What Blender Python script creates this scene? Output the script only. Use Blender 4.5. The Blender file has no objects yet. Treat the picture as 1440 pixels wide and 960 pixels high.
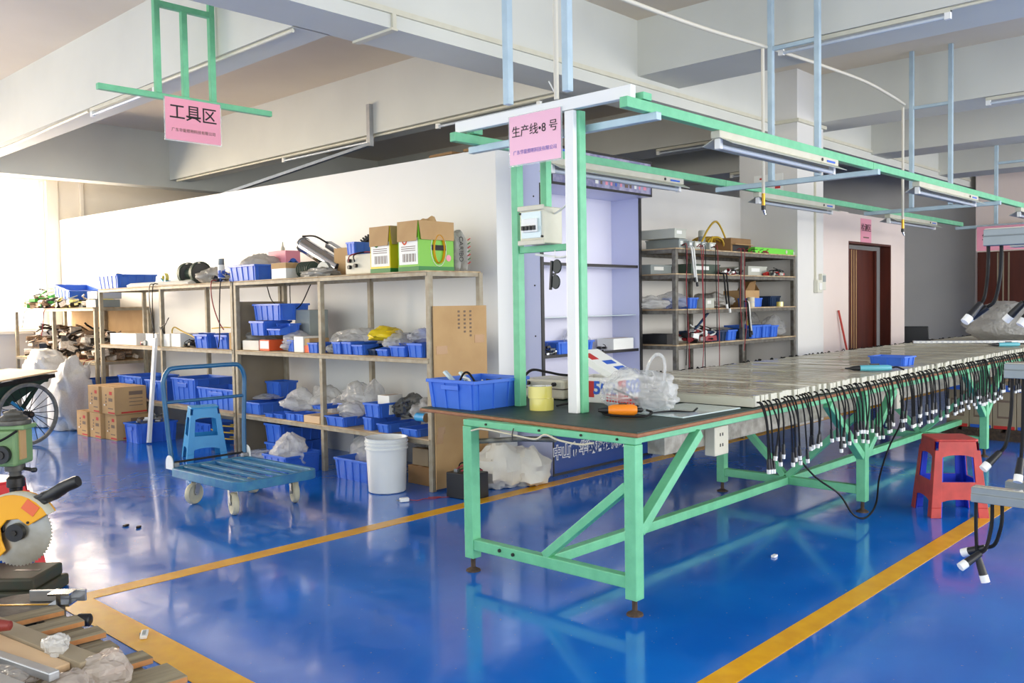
import bpy, math, random
from mathutils import Vector, Matrix, noise
R = math.radians
scene = bpy.context.scene
col = scene.collection

# ------------------------------------------------------------------ camera
FPX, YAW, PITCH, ROLL, EYE = 1254.0, R(43.2), R(-2.35), R(-0.92), 1.35
cy_, sy_, cp_, sp_ = math.cos(YAW), math.sin(YAW), math.cos(PITCH), math.sin(PITCH)
CF = Vector((cy_*cp_, sy_*cp_, sp_))
_r = Vector((sy_, -cy_, 0)); _u = _r.cross(CF)
CR = math.cos(ROLL)*_r + math.sin(ROLL)*_u
CU = -math.sin(ROLL)*_r + math.cos(ROLL)*_u
CAM = Vector((0, 0, EYE))
cd = bpy.data.cameras.new('camera')
cam = bpy.data.objects.new('camera', cd); col.objects.link(cam)
cd.sensor_width = 36.0; cd.lens = 36.0*FPX/1440.0; cd.clip_start = 0.05; cd.clip_end = 200
m = Matrix((CR, CU, -CF)).transposed().to_4x4(); m.translation = CAM
cam.matrix_world = m
scene.camera = cam

# ------------------------------------------------------------------ light
world = bpy.data.worlds.new('sky'); scene.world = world; world.use_nodes = True
bg = world.node_tree.nodes['Background']
bg.inputs[0].default_value = (0.92, 0.98, 1.0, 1); bg.inputs[1].default_value = 2.0
def area(name, loc, rot, sx, sy, power, color):
    l = bpy.data.lights.new(name, 'AREA'); l.shape = 'RECTANGLE'; l.size = sx; l.size_y = sy
    l.energy = power; l.color = color
    o = bpy.data.objects.new(name, l); col.objects.link(o); o.location = loc; o.rotation_euler = rot
    return o
# warm daylight bounced in through the far window band
area('window_daylight', (2.0, 13.95, 2.2), (R(-90), 0, 0), 7.0, 2.1, 1080, (1.0, 0.81, 0.60))
# daylight of the window rows in the two outer walls behind and beside the photographer
area('window_row_daylight', (-3.2, 3.0, 2.0), (0, R(-90), 0), 2.4, 13.0, 105, (1.0, 0.97, 0.90))
area('side_window_daylight', (9.0, -5.2, 2.0), (R(90), 0, 0), 16.0, 2.4, 760, (1.0, 0.985, 0.95))
vs = scene.view_settings
vs.view_transform = 'Standard'; vs.look = 'None'; vs.exposure = 0.0; vs.gamma = 1.0
vs.use_curve_mapping = False

# ------------------------------------------------------------------ places measured from the photograph
def ray(px, py): return CF + (px-720)/FPX*CR - (py-480)/FPX*CU
def at_z(px, py, z=0.0): d = ray(px, py); return CAM + d*((z-EYE)/d.z)
def at_x(px, py, x): d = ray(px, py); return CAM + d*(x/d.x)
def at_y(px, py, y): d = ray(px, py); return CAM + d*(y/d.y)

# ------------------------------------------------------------------ materials
def lin(c): 
    return tuple((x/12.92 if x <= .04045 else ((x+.055)/1.055)**2.4) for x in (c[0]/255, c[1]/255, c[2]/255)) + (1.0,)
M = {}
def mat(name, c, rough=.5, metal=0, c2=None, scale=6, amt=.5, bump=0, bscale=40, spec=.5, coat=0, alpha=1, trans=0, stretch=None, detail=4):
    mt = bpy.data.materials.new(name); mt.use_nodes = True
    nt = mt.node_tree; b = nt.nodes['Principled BSDF']
    b.inputs['Base Color'].default_value = lin(c); b.inputs['Roughness'].default_value = rough
    b.inputs['Metallic'].default_value = metal; b.inputs['Specular IOR Level'].default_value = spec
    b.inputs['Coat Weight'].default_value = coat; b.inputs['Coat Roughness'].default_value = .06
    b.inputs['Alpha'].default_value = alpha; b.inputs['Transmission Weight'].default_value = trans
    tc = None
    if c2 or bump:
        tc = nt.nodes.new('ShaderNodeTexCoord'); mp = nt.nodes.new('ShaderNodeMapping')
        nt.links.new(tc.outputs['Object'], mp.inputs[0])
        if stretch: mp.inputs['Scale'].default_value = stretch
    if c2:
        n = nt.nodes.new('ShaderNodeTexNoise'); n.inputs['Scale'].default_value = scale; n.inputs['Detail'].default_value = detail
        nt.links.new(mp.outputs[0], n.inputs['Vector'])
        rp = nt.nodes.new('ShaderNodeValToRGB'); rp.color_ramp.elements[0].position = .5-.22/max(amt, .05)*.5; rp.color_ramp.elements[1].position = .5+.22/max(amt, .05)*.5
        rp.color_ramp.elements[0].color = lin(c); rp.color_ramp.elements[1].color = lin(c2)
        nt.links.new(n.outputs['Fac'], rp.inputs[0]); nt.links.new(rp.outputs[0], b.inputs['Base Color'])
    if bump:
        n2 = nt.nodes.new('ShaderNodeTexNoise'); n2.inputs['Scale'].default_value = bscale
        nt.links.new(mp.outputs[0], n2.inputs['Vector'])
        bp = nt.nodes.new('ShaderNodeBump'); bp.inputs['Strength'].default_value = bump; bp.inputs['Distance'].default_value = .01
        nt.links.new(n2.outputs['Fac'], bp.inputs['Height']); nt.links.new(bp.outputs[0], b.inputs['Normal'])
    M[name] = mt
    return mt
def mat_film(name, c, clear=.4, rough=.2):
    """thin plastic film: partly see-through, partly milky and glossy"""
    mt = mat(name, c, rough, spec=.7); nt = mt.node_tree; b = nt.nodes['Principled BSDF']
    out = nt.nodes['Material Output']; t = nt.nodes.new('ShaderNodeBsdfTransparent'); tl = nt.nodes.new('ShaderNodeBsdfTranslucent')
    tl.inputs[0].default_value = lin(c)
    m1 = nt.nodes.new('ShaderNodeMixShader'); m1.inputs[0].default_value = .3
    nt.links.new(b.outputs[0], m1.inputs[1]); nt.links.new(tl.outputs[0], m1.inputs[2])
    m2 = nt.nodes.new('ShaderNodeMixShader'); m2.inputs[0].default_value = clear
    nt.links.new(m1.outputs[0], m2.inputs[1]); nt.links.new(t.outputs[0], m2.inputs[2]); nt.links.new(m2.outputs[0], out.inputs[0])
    tc = nt.nodes.new('ShaderNodeTexCoord'); n = nt.nodes.new('ShaderNodeTexNoise'); n.inputs['Scale'].default_value = 7; n.inputs['Detail'].default_value = 3
    nt.links.new(tc.outputs['Object'], n.inputs['Vector'])
    va = nt.nodes.new('ShaderNodeVectorMath'); va.operation = 'MULTIPLY_ADD'; va.inputs[1].default_value = (.25, .25, .25)
    nt.links.new(n.outputs['Color'], va.inputs[0]); nt.links.new(tc.outputs['Object'], va.inputs[2])
    vo = nt.nodes.new('ShaderNodeTexVoronoi'); vo.inputs['Scale'].default_value = 16; nt.links.new(va.outputs[0], vo.inputs['Vector'])
    bp = nt.nodes.new('ShaderNodeBump'); bp.inputs['Strength'].default_value = .8; bp.inputs['Distance'].default_value = .02
    nt.links.new(vo.outputs['Distance'], bp.inputs['Height']); nt.links.new(bp.outputs[0], b.inputs['Normal'])
    return mt
mat('wall_paint', (226, 223, 217), .7, c2=(218, 215, 209), scale=1.5, bump=.05, bscale=8)
mat('partition_paint', (228, 228, 224), .45, c2=(222, 222, 218), scale=1.2, bump=.03, bscale=6)
mat('ceiling_paint', (224, 211, 190), .8, c2=(215, 201, 180), scale=1.0, bump=.06, bscale=5)
mat('beam_paint', (216, 216, 206), .75, c2=(206, 206, 197), scale=1.3, bump=.05, bscale=7)
mat('pink_wall', (238, 222, 212), .7, c2=(232, 215, 205), scale=1.4)
mat('grey_wall', (132, 132, 132), .8, c2=(124, 124, 124), scale=1.0)
mat('yellow_line', (236, 176, 10), .25, c2=(222, 158, 8), scale=9, amt=.6)
mat('green_paint', (116, 198, 150), .4, c2=(104, 184, 138), scale=14, amt=.6, bump=.12, bscale=60)
mat('rust', (84, 66, 48), .8, c2=(52, 42, 36), scale=40)
mat('pale_steel', (188, 208, 218), .38, .25, c2=(170, 192, 204), scale=10)
mat('white_plastic', (236, 236, 232), .4)
mat('cream_plastic', (214, 210, 190), .42, c2=(206, 201, 180), scale=12)
mat('lamp_cream', (206, 203, 186), .4, c2=(196, 192, 172), scale=9)
mat('grey_reflector', (192, 192, 178), .4)
mat('tube_glass', (196, 204, 212), .15, spec=.7)
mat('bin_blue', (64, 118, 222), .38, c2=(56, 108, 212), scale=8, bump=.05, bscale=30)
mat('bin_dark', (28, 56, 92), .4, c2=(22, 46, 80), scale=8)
mat('rack_steel', (176, 168, 148), .55, .15, c2=(146, 132, 108), scale=16, amt=.4, bump=.15, bscale=70)
mat('rack_board', (204, 182, 146), .7, c2=(160, 132, 98), scale=16, amt=.7, stretch=(1, .25, 1), bump=.1)
mat('rack_grey', (120, 118, 110), .5, .4, c2=(92, 86, 76), scale=20, amt=.7)
mat('card', (196, 160, 112), .8, c2=(184, 147, 100), scale=5, bump=.08, bscale=30)
mat('card_dark', (150, 116, 76), .85, c2=(136, 104, 66), scale=6)
mat('card_grey', (160, 146, 122), .85, c2=(148, 134, 110), scale=4)
mat('tape_brown', (176, 132, 84), .3, spec=.6)
mat('ink', (40, 36, 34), .7); mat('ink_grey', (120, 100, 84), .7); mat('red_ink', (196, 48, 46), .6)
mat('mat_green', (26, 52, 44), .55, c2=(38, 64, 54), scale=7, bump=.15, bscale=14)
mat('wood_edge', (158, 106, 70), .6, c2=(132, 84, 54), scale=30, stretch=(1, 1, 6))
mat('sign_pink', (244, 160, 180), .35, spec=.5); mat('sign_pale', (244, 188, 208), .15, spec=.7)
mat_film('acrylic', (230, 238, 238), .65, .05)
mat('purple_ink', (150, 130, 196), .6)
mat('lilac', (206, 210, 238), .35, c2=(200, 204, 234), scale=2); mat('lilac_back', (228, 226, 240), .5)
mat('banner_blue', (22, 66, 142), .35); mat('white_ink', (245, 245, 245), .5)
mat('black_trim', (22, 20, 22), .4); mat('black_plastic', (28, 28, 30), .4); mat('black_rubber', (18, 18, 20), .6, spec=.25)
mat('red_cable', (146, 40, 48), .5); mat('yellow_hose', (206, 170, 52), .4); mat('cream_hose', (214, 208, 192), .45); mat('white_cable', (225, 225, 220), .45)
mat('orange_plastic', (240, 138, 34), .35); mat('teal_plastic', (96, 176, 190), .35); mat('brass', (196, 150, 62), .3, .9); mat('chrome', (200, 202, 206), .15, 1)
mat('steel', (170, 172, 174), .3, .9, c2=(140, 142, 144), scale=20); mat('dark_steel', (64, 62, 60), .45, .7, c2=(46, 44, 42), scale=24)
mat('aluminium', (186, 188, 190), .35, .7, c2=(170, 172, 176), scale=12)
mat('bar_grey', (138, 146, 148), .45, .35, c2=(128, 136, 138), scale=14)
mat('bar_cream', (206, 204, 186), .4, c2=(198, 196, 176), scale=10)
mat('lens', (200, 195, 176), .07, spec=.7, coat=.3, c2=(156, 148, 128), scale=9, stretch=(1, .25, 1))
mat('clear_tape', (226, 214, 110), .12, spec=.8, coat=.5)
mat('yellow_film', (240, 210, 40), .4, bump=.3, bscale=20)
mat_film('film', (244, 244, 242), .40, .16); mat_film('film_clear', (240, 242, 244), .6, .12); mat_film('film_dark', (96, 98, 96), .3, .25); mat_film('film_grey', (204, 202, 196), .22, .3)
mat_film('wrap', (226, 214, 204), .4, .14); mat_film('pane', (235, 240, 240), .88, .03)
mat('sack', (226, 224, 220), .75, c2=(212, 210, 206), scale=60, bump=.25, bscale=90)
mat('sack_paper', (232, 228, 216), .6, c2=(222, 217, 204), scale=8, bump=.15, bscale=20)
mat('bucket_white', (232, 234, 232), .35, c2=(222, 226, 224), scale=4)
mat('cart_blue', (44, 108, 156), .45, c2=(62, 130, 160), scale=18, amt=.7, bump=.12, bscale=50)
mat('handle_blue', (30, 92, 138), .3, c2=(44, 104, 140), scale=12)
mat('wheel_cream', (206, 200, 172), .5, c2=(190, 182, 152), scale=20)
mat('stool_blue', (62, 160, 216), .35, c2=(54, 148, 206), scale=6)
mat('stool_red', (196, 62, 54), .45, c2=(172, 52, 46), scale=14, amt=.6); mat('stool_inner_blue', (36, 62, 196), .4); mat('stool_red_bright', (226, 40, 44), .35)
mat('machine_green', (120, 152, 104), .5, c2=(104, 136, 92), scale=10); mat('saw_yellow', (236, 172, 38), .38, c2=(228, 160, 32), scale=6)
mat('blade', (196, 196, 186), .28, .85, c2=(158, 150, 132), scale=9); mat('label_orange', (222, 104, 62), .5)
mat('cast_grey', (104, 102, 96), .55, .4, c2=(74, 72, 66), scale=20, bump=.2, bscale=60); mat('cast_green', (54, 66, 52), .6, c2=(74, 64, 48), scale=14)
mat('pallet_wood', (152, 142, 116), .85, c2=(110, 98, 78), scale=9, amt=.7, stretch=(.3, 3, 3), bump=.25, bscale=30); mat('pallet_end', (196, 138, 84), .8, c2=(170, 112, 66), scale=20)
mat('cart_green', (30, 62, 44), .5, c2=(24, 50, 38), scale=8); mat('plywood', (222, 190, 150), .65, c2=(212, 178, 136), scale=6, stretch=(1, .2, 1))
mat('tyre', (92, 92, 90), .7, c2=(130, 128, 122), scale=20, amt=.6); mat('door_brown', (92, 38, 24), .4, c2=(70, 28, 18), scale=4, stretch=(3, 3, .4)); mat('dark_red', (132, 48, 40), .5)
mat('broom_red', (186, 62, 50), .5); mat('box_green', (120, 190, 44), .4, c2=(108, 182, 36), scale=3); mat('box_yellow', (226, 206, 36), .45); mat('box_white', (240, 240, 234), .5); mat('box_orange', (236, 96, 44), .5); mat('box_darkgreen', (52, 130, 62), .5); mat('pink_box', (236, 150, 168), .5); mat('cloud_blue', (44, 96, 200), .5)
mat('grey_box', (150, 158, 156), .45, c2=(142, 150, 148), scale=6); mat('grey_box_light', (190, 192, 180), .45); mat('lime', (112, 214, 60), .5); mat('switch_cream', (218, 216, 200), .35)
mat('motor_green', (72, 86, 74), .5, .2); mat('grind_stone', (84, 84, 82), .9, bump=.3, bscale=90); mat('duct', (176, 172, 160), .55, .3, c2=(140, 136, 124), scale=18, amt=.8, bump=.2, bscale=40)
mat('glass_sheet', (196, 214, 214), .05, spec=.9, coat=.5); mat('cable_cream', (214, 204, 176), .5); mat('dark_glass', (10, 20, 15), .12, spec=.4); mat('photo_print', (176, 172, 196), .35, c2=(120, 120, 160), scale=14, amt=.8, detail=6)
mat('dark_cloth', (70, 72, 76), .9); mat('red_plastic', (206, 50, 46), .4); mat('green_plastic', (60, 160, 60), .4); mat('copper_junk', (150, 120, 90), .5, .4, c2=(80, 72, 66), scale=60, amt=.8); mat('white_junk', (232, 224, 212), .6, c2=(190, 178, 164), scale=40, amt=.8)

# blue epoxy floor: glossy coat with a little unevenness and fine scratches
mt = bpy.data.materials.new('epoxy_floor'); mt.use_nodes = True; M['epoxy'] = mt
nt = mt.node_tree; b = nt.nodes['Principled BSDF']; L_ = nt.links.new
tc = nt.nodes.new('ShaderNodeTexCoord')
def nz(scale, detail=4, dist=0):
    n = nt.nodes.new('ShaderNodeTexNoise'); n.inputs['Scale'].default_value = scale; n.inputs['Detail'].default_value = detail; n.inputs['Distortion'].default_value = dist
    L_(tc.outputs['Object'], n.inputs['Vector']); return n
def ramp(src, p0, p1, c0, c1):
    r = nt.nodes.new('ShaderNodeValToRGB'); e = r.color_ramp.elements
    e[0].position = p0; e[1].position = p1; e[0].color = c0; e[1].color = c1; L_(src, r.inputs[0]); return r
n1 = nz(1.3, 6, .4); r1 = ramp(n1.outputs['Fac'], .35, .7, lin((6, 98, 196)), lin((14, 114, 212)))
n2 = nz(5, 8, 1.0); r2 = ramp(n2.outputs['Fac'], .4, .75, (.1, .1, .1, 1), (.24, .24, .24, 1))
n4 = nz(46, 2); r4 = ramp(n4.outputs['Fac'], .735, .75, (0, 0, 0, 1), (1, 1, 1, 1))
mx = nt.nodes.new('ShaderNodeMixRGB'); mx.inputs[2].default_value = lin((150, 150, 140)); L_(r4.outputs[0], mx.inputs[0]); L_(r1.outputs[0], mx.inputs[1])
L_(mx.outputs[0], b.inputs['Base Color']); L_(r2.outputs[0], b.inputs['Roughness'])
n3 = nz(3.5, 3); bp = nt.nodes.new('ShaderNodeBump'); bp.inputs['Strength'].default_value = .035; bp.inputs['Distance'].default_value = .02
L_(n3.outputs['Fac'], bp.inputs['Height']); L_(bp.outputs[0], b.inputs['Normal'])
b.inputs['Coat Weight'].default_value = .25; b.inputs['Coat Roughness'].default_value = .06; b.inputs['Specular IOR Level'].default_value = .5

# ------------------------------------------------------------------ mesh building
class MB:
    def __init__(s): s.v = []; s.f = []
    def add(s, vs, fs):
        o = len(s.v); s.v += [tuple(p) for p in vs]; s.f += [tuple(i+o for i in q) for q in fs]; return s
    def box(s, x0, x1, y0, y1, z0, z1):
        return s.add([(x0,y0,z0),(x1,y0,z0),(x1,y1,z0),(x0,y1,z0),(x0,y0,z1),(x1,y0,z1),(x1,y1,z1),(x0,y1,z1)],
                     [(3,2,1,0),(4,5,6,7),(0,1,5,4),(1,2,6,5),(2,3,7,6),(3,0,4,7)])
    def cbox(s, c, sz): return s.box(c[0]-sz[0]/2, c[0]+sz[0]/2, c[1]-sz[1]/2, c[1]+sz[1]/2, c[2]-sz[2]/2, c[2]+sz[2]/2)
    def obox(s, c, sz, rot):
        t = MB().cbox((0,0,0), sz); q = rot if isinstance(rot, Matrix) else Matrix.Rotation(rot, 3, 'Z')
        return s.add([q @ Vector(p) + Vector(c) for p in t.v], t.f)
    def beam(s, p0, p1, w, h, up=(0,0,1)):
        p0, p1 = Vector(p0), Vector(p1); d = (p1-p0).normalized(); u = Vector(up)
        if abs(d.dot(u)) > .98: u = Vector((1,0,0))
        a = d.cross(u).normalized(); u = a.cross(d)
        vs = [p+a*i*w/2+u*j*h/2 for p in (p0,p1) for i,j in ((-1,-1),(1,-1),(1,1),(-1,1))]
        return s.add(vs, [(3,2,1,0),(4,5,6,7),(0,1,5,4),(1,2,6,5),(2,3,7,6),(3,0,4,7)])
    def cyl(s, p0, p1, r0, r1=None, n=14, cap=True):
        r1 = r0 if r1 is None else r1
        p0, p1 = Vector(p0), Vector(p1); d = (p1-p0).normalized(); u = Vector((0,0,1)) if abs(d.z) < .9 else Vector((1,0,0))
        a = d.cross(u).normalized(); u = a.cross(d)
        vs = [p+(a*math.cos(2*math.pi*k/n)+u*math.sin(2*math.pi*k/n))*r for p, r in ((p0,r0),(p1,r1)) for k in range(n)]
        fs = [(k, (k+1) % n, n+(k+1) % n, n+k) for k in range(n)]
        if cap: fs += [tuple(range(n-1,-1,-1)), tuple(range(n,2*n))]
        return s.add(vs, fs)
    def tube(s, pts, r, n=7, closed=False, flat=1.0):
        pts = [Vector(p) for p in pts]; N = len(pts); vs = []; prev = None
        for i, p in enumerate(pts):
            d = ((pts[(i+1) % N]-pts[i-1]) if closed else (pts[min(i+1,N-1)]-pts[max(i-1,0)]))
            d = d.normalized() if d.length > 1e-9 else Vector((0,0,1))
            u = prev if prev is not None else (Vector((0,0,1)) if abs(d.z) < .9 else Vector((1,0,0)))
            a = d.cross(u)
            a = a.normalized() if a.length > 1e-6 else d.orthogonal().normalized()
            u = a.cross(d).normalized(); prev = u
            rr = r[i] if isinstance(r, (list, tuple)) else r
            vs += [p+(a*math.cos(2*math.pi*k/n)+u*flat*math.sin(2*math.pi*k/n))*rr for k in range(n)]
        fs = [(i*n+k, i*n+(k+1) % n, ((i+1) % N)*n+(k+1) % n, ((i+1) % N)*n+k) for i in range(N if closed else N-1) for k in range(n)]
        if not closed: fs += [tuple(range(n-1,-1,-1)), tuple(range((N-1)*n, N*n))]
        return s.add(vs, fs)
    def lathe(s, prof, c=(0,0,0), n=24, close=False):
        vs = [(c[0]+r*math.cos(2*math.pi*k/n), c[1]+r*math.sin(2*math.pi*k/n), c[2]+z) for r, z in prof for k in range(n)]
        fs = [(i*n+k, i*n+(k+1) % n, (i+1)*n+(k+1) % n, (i+1)*n+k) for i in range(len(prof)-1) for k in range(n)]
        if prof[0][0] > 1e-6 and close: fs.append(tuple(range(n-1,-1,-1)))
        if prof[-1][0] > 1e-6 and close: fs.append(tuple(range((len(prof)-1)*n, len(prof)*n)))
        return s.add(vs, fs)
    def prism(s, poly, a0, a1, axis='x'):
        f = {'x': lambda a,p: (a,p[0],p[1]), 'y': lambda a,p: (p[0],a,p[1]), 'z': lambda a,p: (p[0],p[1],a)}[axis]
        n = len(poly); vs = [f(a0,p) for p in poly]+[f(a1,p) for p in poly]
        return s.add(vs, [tuple(range(n-1,-1,-1)), tuple(range(n,2*n))]+[(k,(k+1) % n,n+(k+1) % n,n+k) for k in range(n)])
    def xf(s, mtx): s.v = [tuple(mtx @ Vector(p)) for p in s.v]; return s
    def mesh(s, name, m, smooth=None):
        me = bpy.data.meshes.new(name); me.from_pydata(s.v, [], s.f); me.validate(); me.update()
        if m: me.materials.append(M[m])
        if smooth:
            me.polygons.foreach_set('use_smooth', [True]*len(me.polygons)); me.set_sharp_from_angle(angle=R(smooth))
        return me
    def build(s, name, m, parent=None, smooth=None, bevel=0, loc=None, rot=None, kind=None, label=None):
        # outward normals
        o = bpy.data.objects.new(name, fix(s.mesh(name, m, smooth))); col.objects.link(o)
        if parent: o.parent = parent
        if loc is not None: o.location = loc
        if rot is not None: o.rotation_euler = rot
        if kind: o['kind'] = kind
        if label: o['label'] = label
        if bevel:
            b = o.modifiers.new('soft', 'BEVEL'); b.width = bevel; b.segments = 2; b.limit_method = 'ANGLE'; b.angle_limit = R(40)
        return o
import bmesh
def fix(me):
    bm = bmesh.new(); bm.from_mesh(me); bmesh.ops.recalc_face_normals(bm, faces=bm.faces); bm.to_mesh(me); bm.free(); return me
def tag(o, label, cat, group=None):
    o['label'] = label; o['category'] = cat
    if group: o['group'] = group
    return o
def thing(name, label, cat, loc=(0,0,0), rz=0, group=None):
    o = bpy.data.objects.new(name, None); col.objects.link(o); o.empty_display_size = .1
    o.location = loc; o.rotation_euler = (0,0,rz); return tag(o, label, cat, group)
def struct(name, mb, m, label=None, parent=None, **k):
    o = mb.build(name, m, parent, **k)
    if not parent: o['kind'] = 'structure'
    if label and not parent: o['label'] = label
    return o
def inst(src, parent=None, loc=None, rot=None):
    c = src.copy(); col.objects.link(c); c.parent = parent
    if loc is not None: c.location = loc
    if rot is not None: c.rotation_euler = rot
    return c
def copy_tree(src, loc=None, rz=None, label=None, parent=None):
    c = src.copy(); col.objects.link(c); c.parent = parent
    if loc is not None: c.location = loc
    if rz is not None: c.rotation_euler = (0,0,rz)
    if label: c['label'] = label
    for ch in list(src.children):
        copy_tree(ch, parent=c)
    return c
def smooth_path(pts, k=6):
    P = [Vector(p) for p in pts]; P = [P[0]*2-P[1]]+P+[P[-1]*2-P[-2]]; out = []
    for i in range(1, len(P)-2):
        a,b_,c,d = P[i-1:i+3]
        for j in range(k):
            t = j/k; out.append(.5*((2*b_)+(c-a)*t+(2*a-5*b_+4*c-d)*t*t+(3*b_-a-3*c+d)*t**3))
    out.append(P[-2]); return out
def text(body, size, m, parent, loc, rot, name='lettering', align='CENTER', extrude=.0006, outline=0, bold=0, squash=1.0):
    cu = bpy.data.curves.new(name, 'FONT'); cu.body = body; cu.size = size; cu.align_x = align; cu.align_y = 'CENTER'; cu.extrude = extrude; cu.offset = bold; cu.resolution_u = 3
    t = bpy.data.objects.new('tmp_text', cu); col.objects.link(t)
    dg = bpy.context.evaluated_depsgraph_get(); me = bpy.data.meshes.new_from_object(t.evaluated_get(dg)); bpy.data.objects.remove(t); me.name = name
    me.materials.clear(); me.materials.append(M[m])
    o = bpy.data.objects.new(name, me); col.objects.link(o); o.parent = parent; o.location = loc; o.rotation_euler = rot; o.scale = (squash,1,1)
    return o
FACE_MX = (R(90), 0, R(-90))   # lettering that reads from the -X side
FACE_MY = (R(90), 0, 0)        # lettering that reads from the -Y side
# ================================================================== the setting
def sbox(name, m, *a, label=None, parent=None, **k): return struct(name, MB().box(*a), m, label, parent, **k)
floor = sbox('floor', 'epoxy', -3.5, 16.6, -6, 13.9, -.1, 0, label='glossy blue epoxy factory floor')
sbox('trim_1', 'yellow_line', 1.51, 15.5, 4.29, 4.40, .0005, .003, label='yellow floor line running past the racks and display cabinet')
sbox('trim_2', 'yellow_line', 1.66, 15.0, 1.56, 1.665, .0005, .003, label='yellow floor line beneath the red stool')
sbox('trim_3', 'yellow_line', 1.51, 1.66, 1.5, 4.29, .0005, .003, label='yellow floor band beside the wooden pallet')
sbox('ceiling', 'ceiling_paint', -3.5, 16.6, -6, 13.9, 3.8, 4.0, label='pale plaster ceiling above the workshop')
# concrete beams
sbox('ceiling_beam', 'beam_paint', -3.5, 16.6, 4.55, 4.95, 3.15, 3.81, label='long main ceiling beam running over the display cabinet')
sbox('ceiling_beam', 'beam_paint', 3.27, 3.55, 4.94, 11.96, 3.15, 3.81, label='cross beam behind the hanging tool area sign')
sbox('ceiling_beam', 'beam_paint', 5.85, 6.15, 4.94, 11.96, 3.15, 3.81, label='cross beam above the white partition wall')
sbox('ceiling_beam', 'beam_paint', -3.5, 16.6, 11.95, 12.2, 3.05, 3.81, label='perimeter beam in front of the bright far window')
sbox('ceiling_beam', 'beam_paint', 6.5, 7.15, -6, 4.56, 3.32, 3.81, label='nearest cross beam above the production line')
sbox('ceiling_beam', 'beam_paint', 9.5, 10.08, -6, 4.56, 3.285, 3.81, label='second cross beam above the production line at the column')
sbox('ceiling_beam', 'beam_paint', 11.7, 12.25, -6, 4.56, 3.22, 3.81, label='third cross beam above the production line')
sbox('ceiling_beam', 'beam_paint', 14.3, 14.9, -6, 4.56, 3.2, 3.81, label='farthest cross beam above the production line')
sbox('ceiling_beam', 'beam_paint', 9.5, 10.08, 4.94, 11.96, 3.285, 3.81, label='cross beam in the dark behind the column')
sbox('ceiling_beam', 'beam_paint', 11.7, 12.25, 4.94, 11.96, 3.22, 3.81, label='cross beam in the dark behind the doorway wall')
sbox('column_1', 'wall_paint', 9.05, 9.69, 4.3, 4.98, 0, 3.81, label='square white column at the end of the cable rack')
sbox('wall_cross', 'pink_wall', 15.8, 15.92, -6, 4.45, 0, 3.8, label='pale far cross wall with the brown double door')
# partition of white board: two legs meeting at the display cabinet
pt = MB().add([(5.0,4.84,0),(5.2,4.84,0),(5.2,13.7,0),(5.0,13.7,0),(5.0,4.84,2.57),(5.2,4.84,2.57),(5.2,13.7,2.68),(5.0,13.7,2.68)],
              [(3,2,1,0),(4,5,6,7),(0,1,5,4),(1,2,6,5),(2,3,7,6),(3,0,4,7)])
struct('wall_partition', pt, 'partition_paint', 'white partition wall behind the long storage rack')
sbox('wall_recess', 'wall_paint', 5.2, 9.05, 4.97, 5.09, 0, 2.5, label='cream wall behind the grey cable rack')
# ragged boards lying along the partition top
for k, (y, l, a) in enumerate(((5.05,.34,.1),(5.5,.3,-.06))):
    tag(MB().cbox((0,0,.012), (.12, l, .02)).build('offcut_board', 'card_dark', loc=(5.09, y, 2.582+k*.006), rot=(R(.5),0,a)),
        ['brown offcut board lying on top of the partition near the wall end','brown offcut board on the partition top, farther from the wall end'][k], 'board', 'offcuts on the partition')
# window wall at the far left
ww = MB().box(-3.5, 4.82, 13.7, 13.88, 0, 1.1).box(-3.5, 4.82, 13.7, 13.88, 3.3, 3.8).box(4.82, 16.6, 13.7, 13.88, 0, 3.8)
for x in (-1.2, 1.8): ww.box(x-.1, x+.1, 13.7, 13.88, 1.1, 3.3)
struct('wall_far', ww, 'wall_paint', 'plastered far wall with a bright window band')
for n, (x0, x1) in enumerate(((1.9, 4.82), (-1.1, 1.7)), 1):
    f = MB()
    for xa, xb, za, zb in ((x0,x1,1.1,1.17),(x0,x1,3.23,3.3),(x0,x0+.07,1.17,3.23),(x1-.07,x1,1.17,3.23),(x0+.07,x1-.07,2.47,2.54),((x0+x1)/2-.03,(x0+x1)/2+.03,1.17,2.47),((x0+x1)/2-.03,(x0+x1)/2+.03,2.54,3.23)):
        f.box(xa, xb, 13.72, 13.78, za, zb)
    w = struct('window_%d' % n, f, 'white_plastic', ['far window with pale frame and transom','farther left window of the far wall'][n-1], bevel=.006)
    mid = (x0+x1)/2
    for xa, xb in ((x0+.07, mid-.03), (mid+.03, x1-.07)):
        for za, zb in ((1.17, 2.47), (2.54, 3.23)):
            MB().box(xa, xb, 13.745, 13.75, za, zb).build('pane', 'pane', w)
    MB().box(x0-.05, x1+.05, 13.6, 13.72, 1.05, 1.1).build('sill', 'wall_paint', w, bevel=.008)
tr = MB().box(4.83, 5.0, 13.66, 13.7, .0, 3.24).box(5.3, 5.36, 13.66, 13.7, 2.6, 3.24)
struct('trim_4', tr, 'wall_paint', 'plaster moulding beside the far window', bevel=.01)
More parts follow.
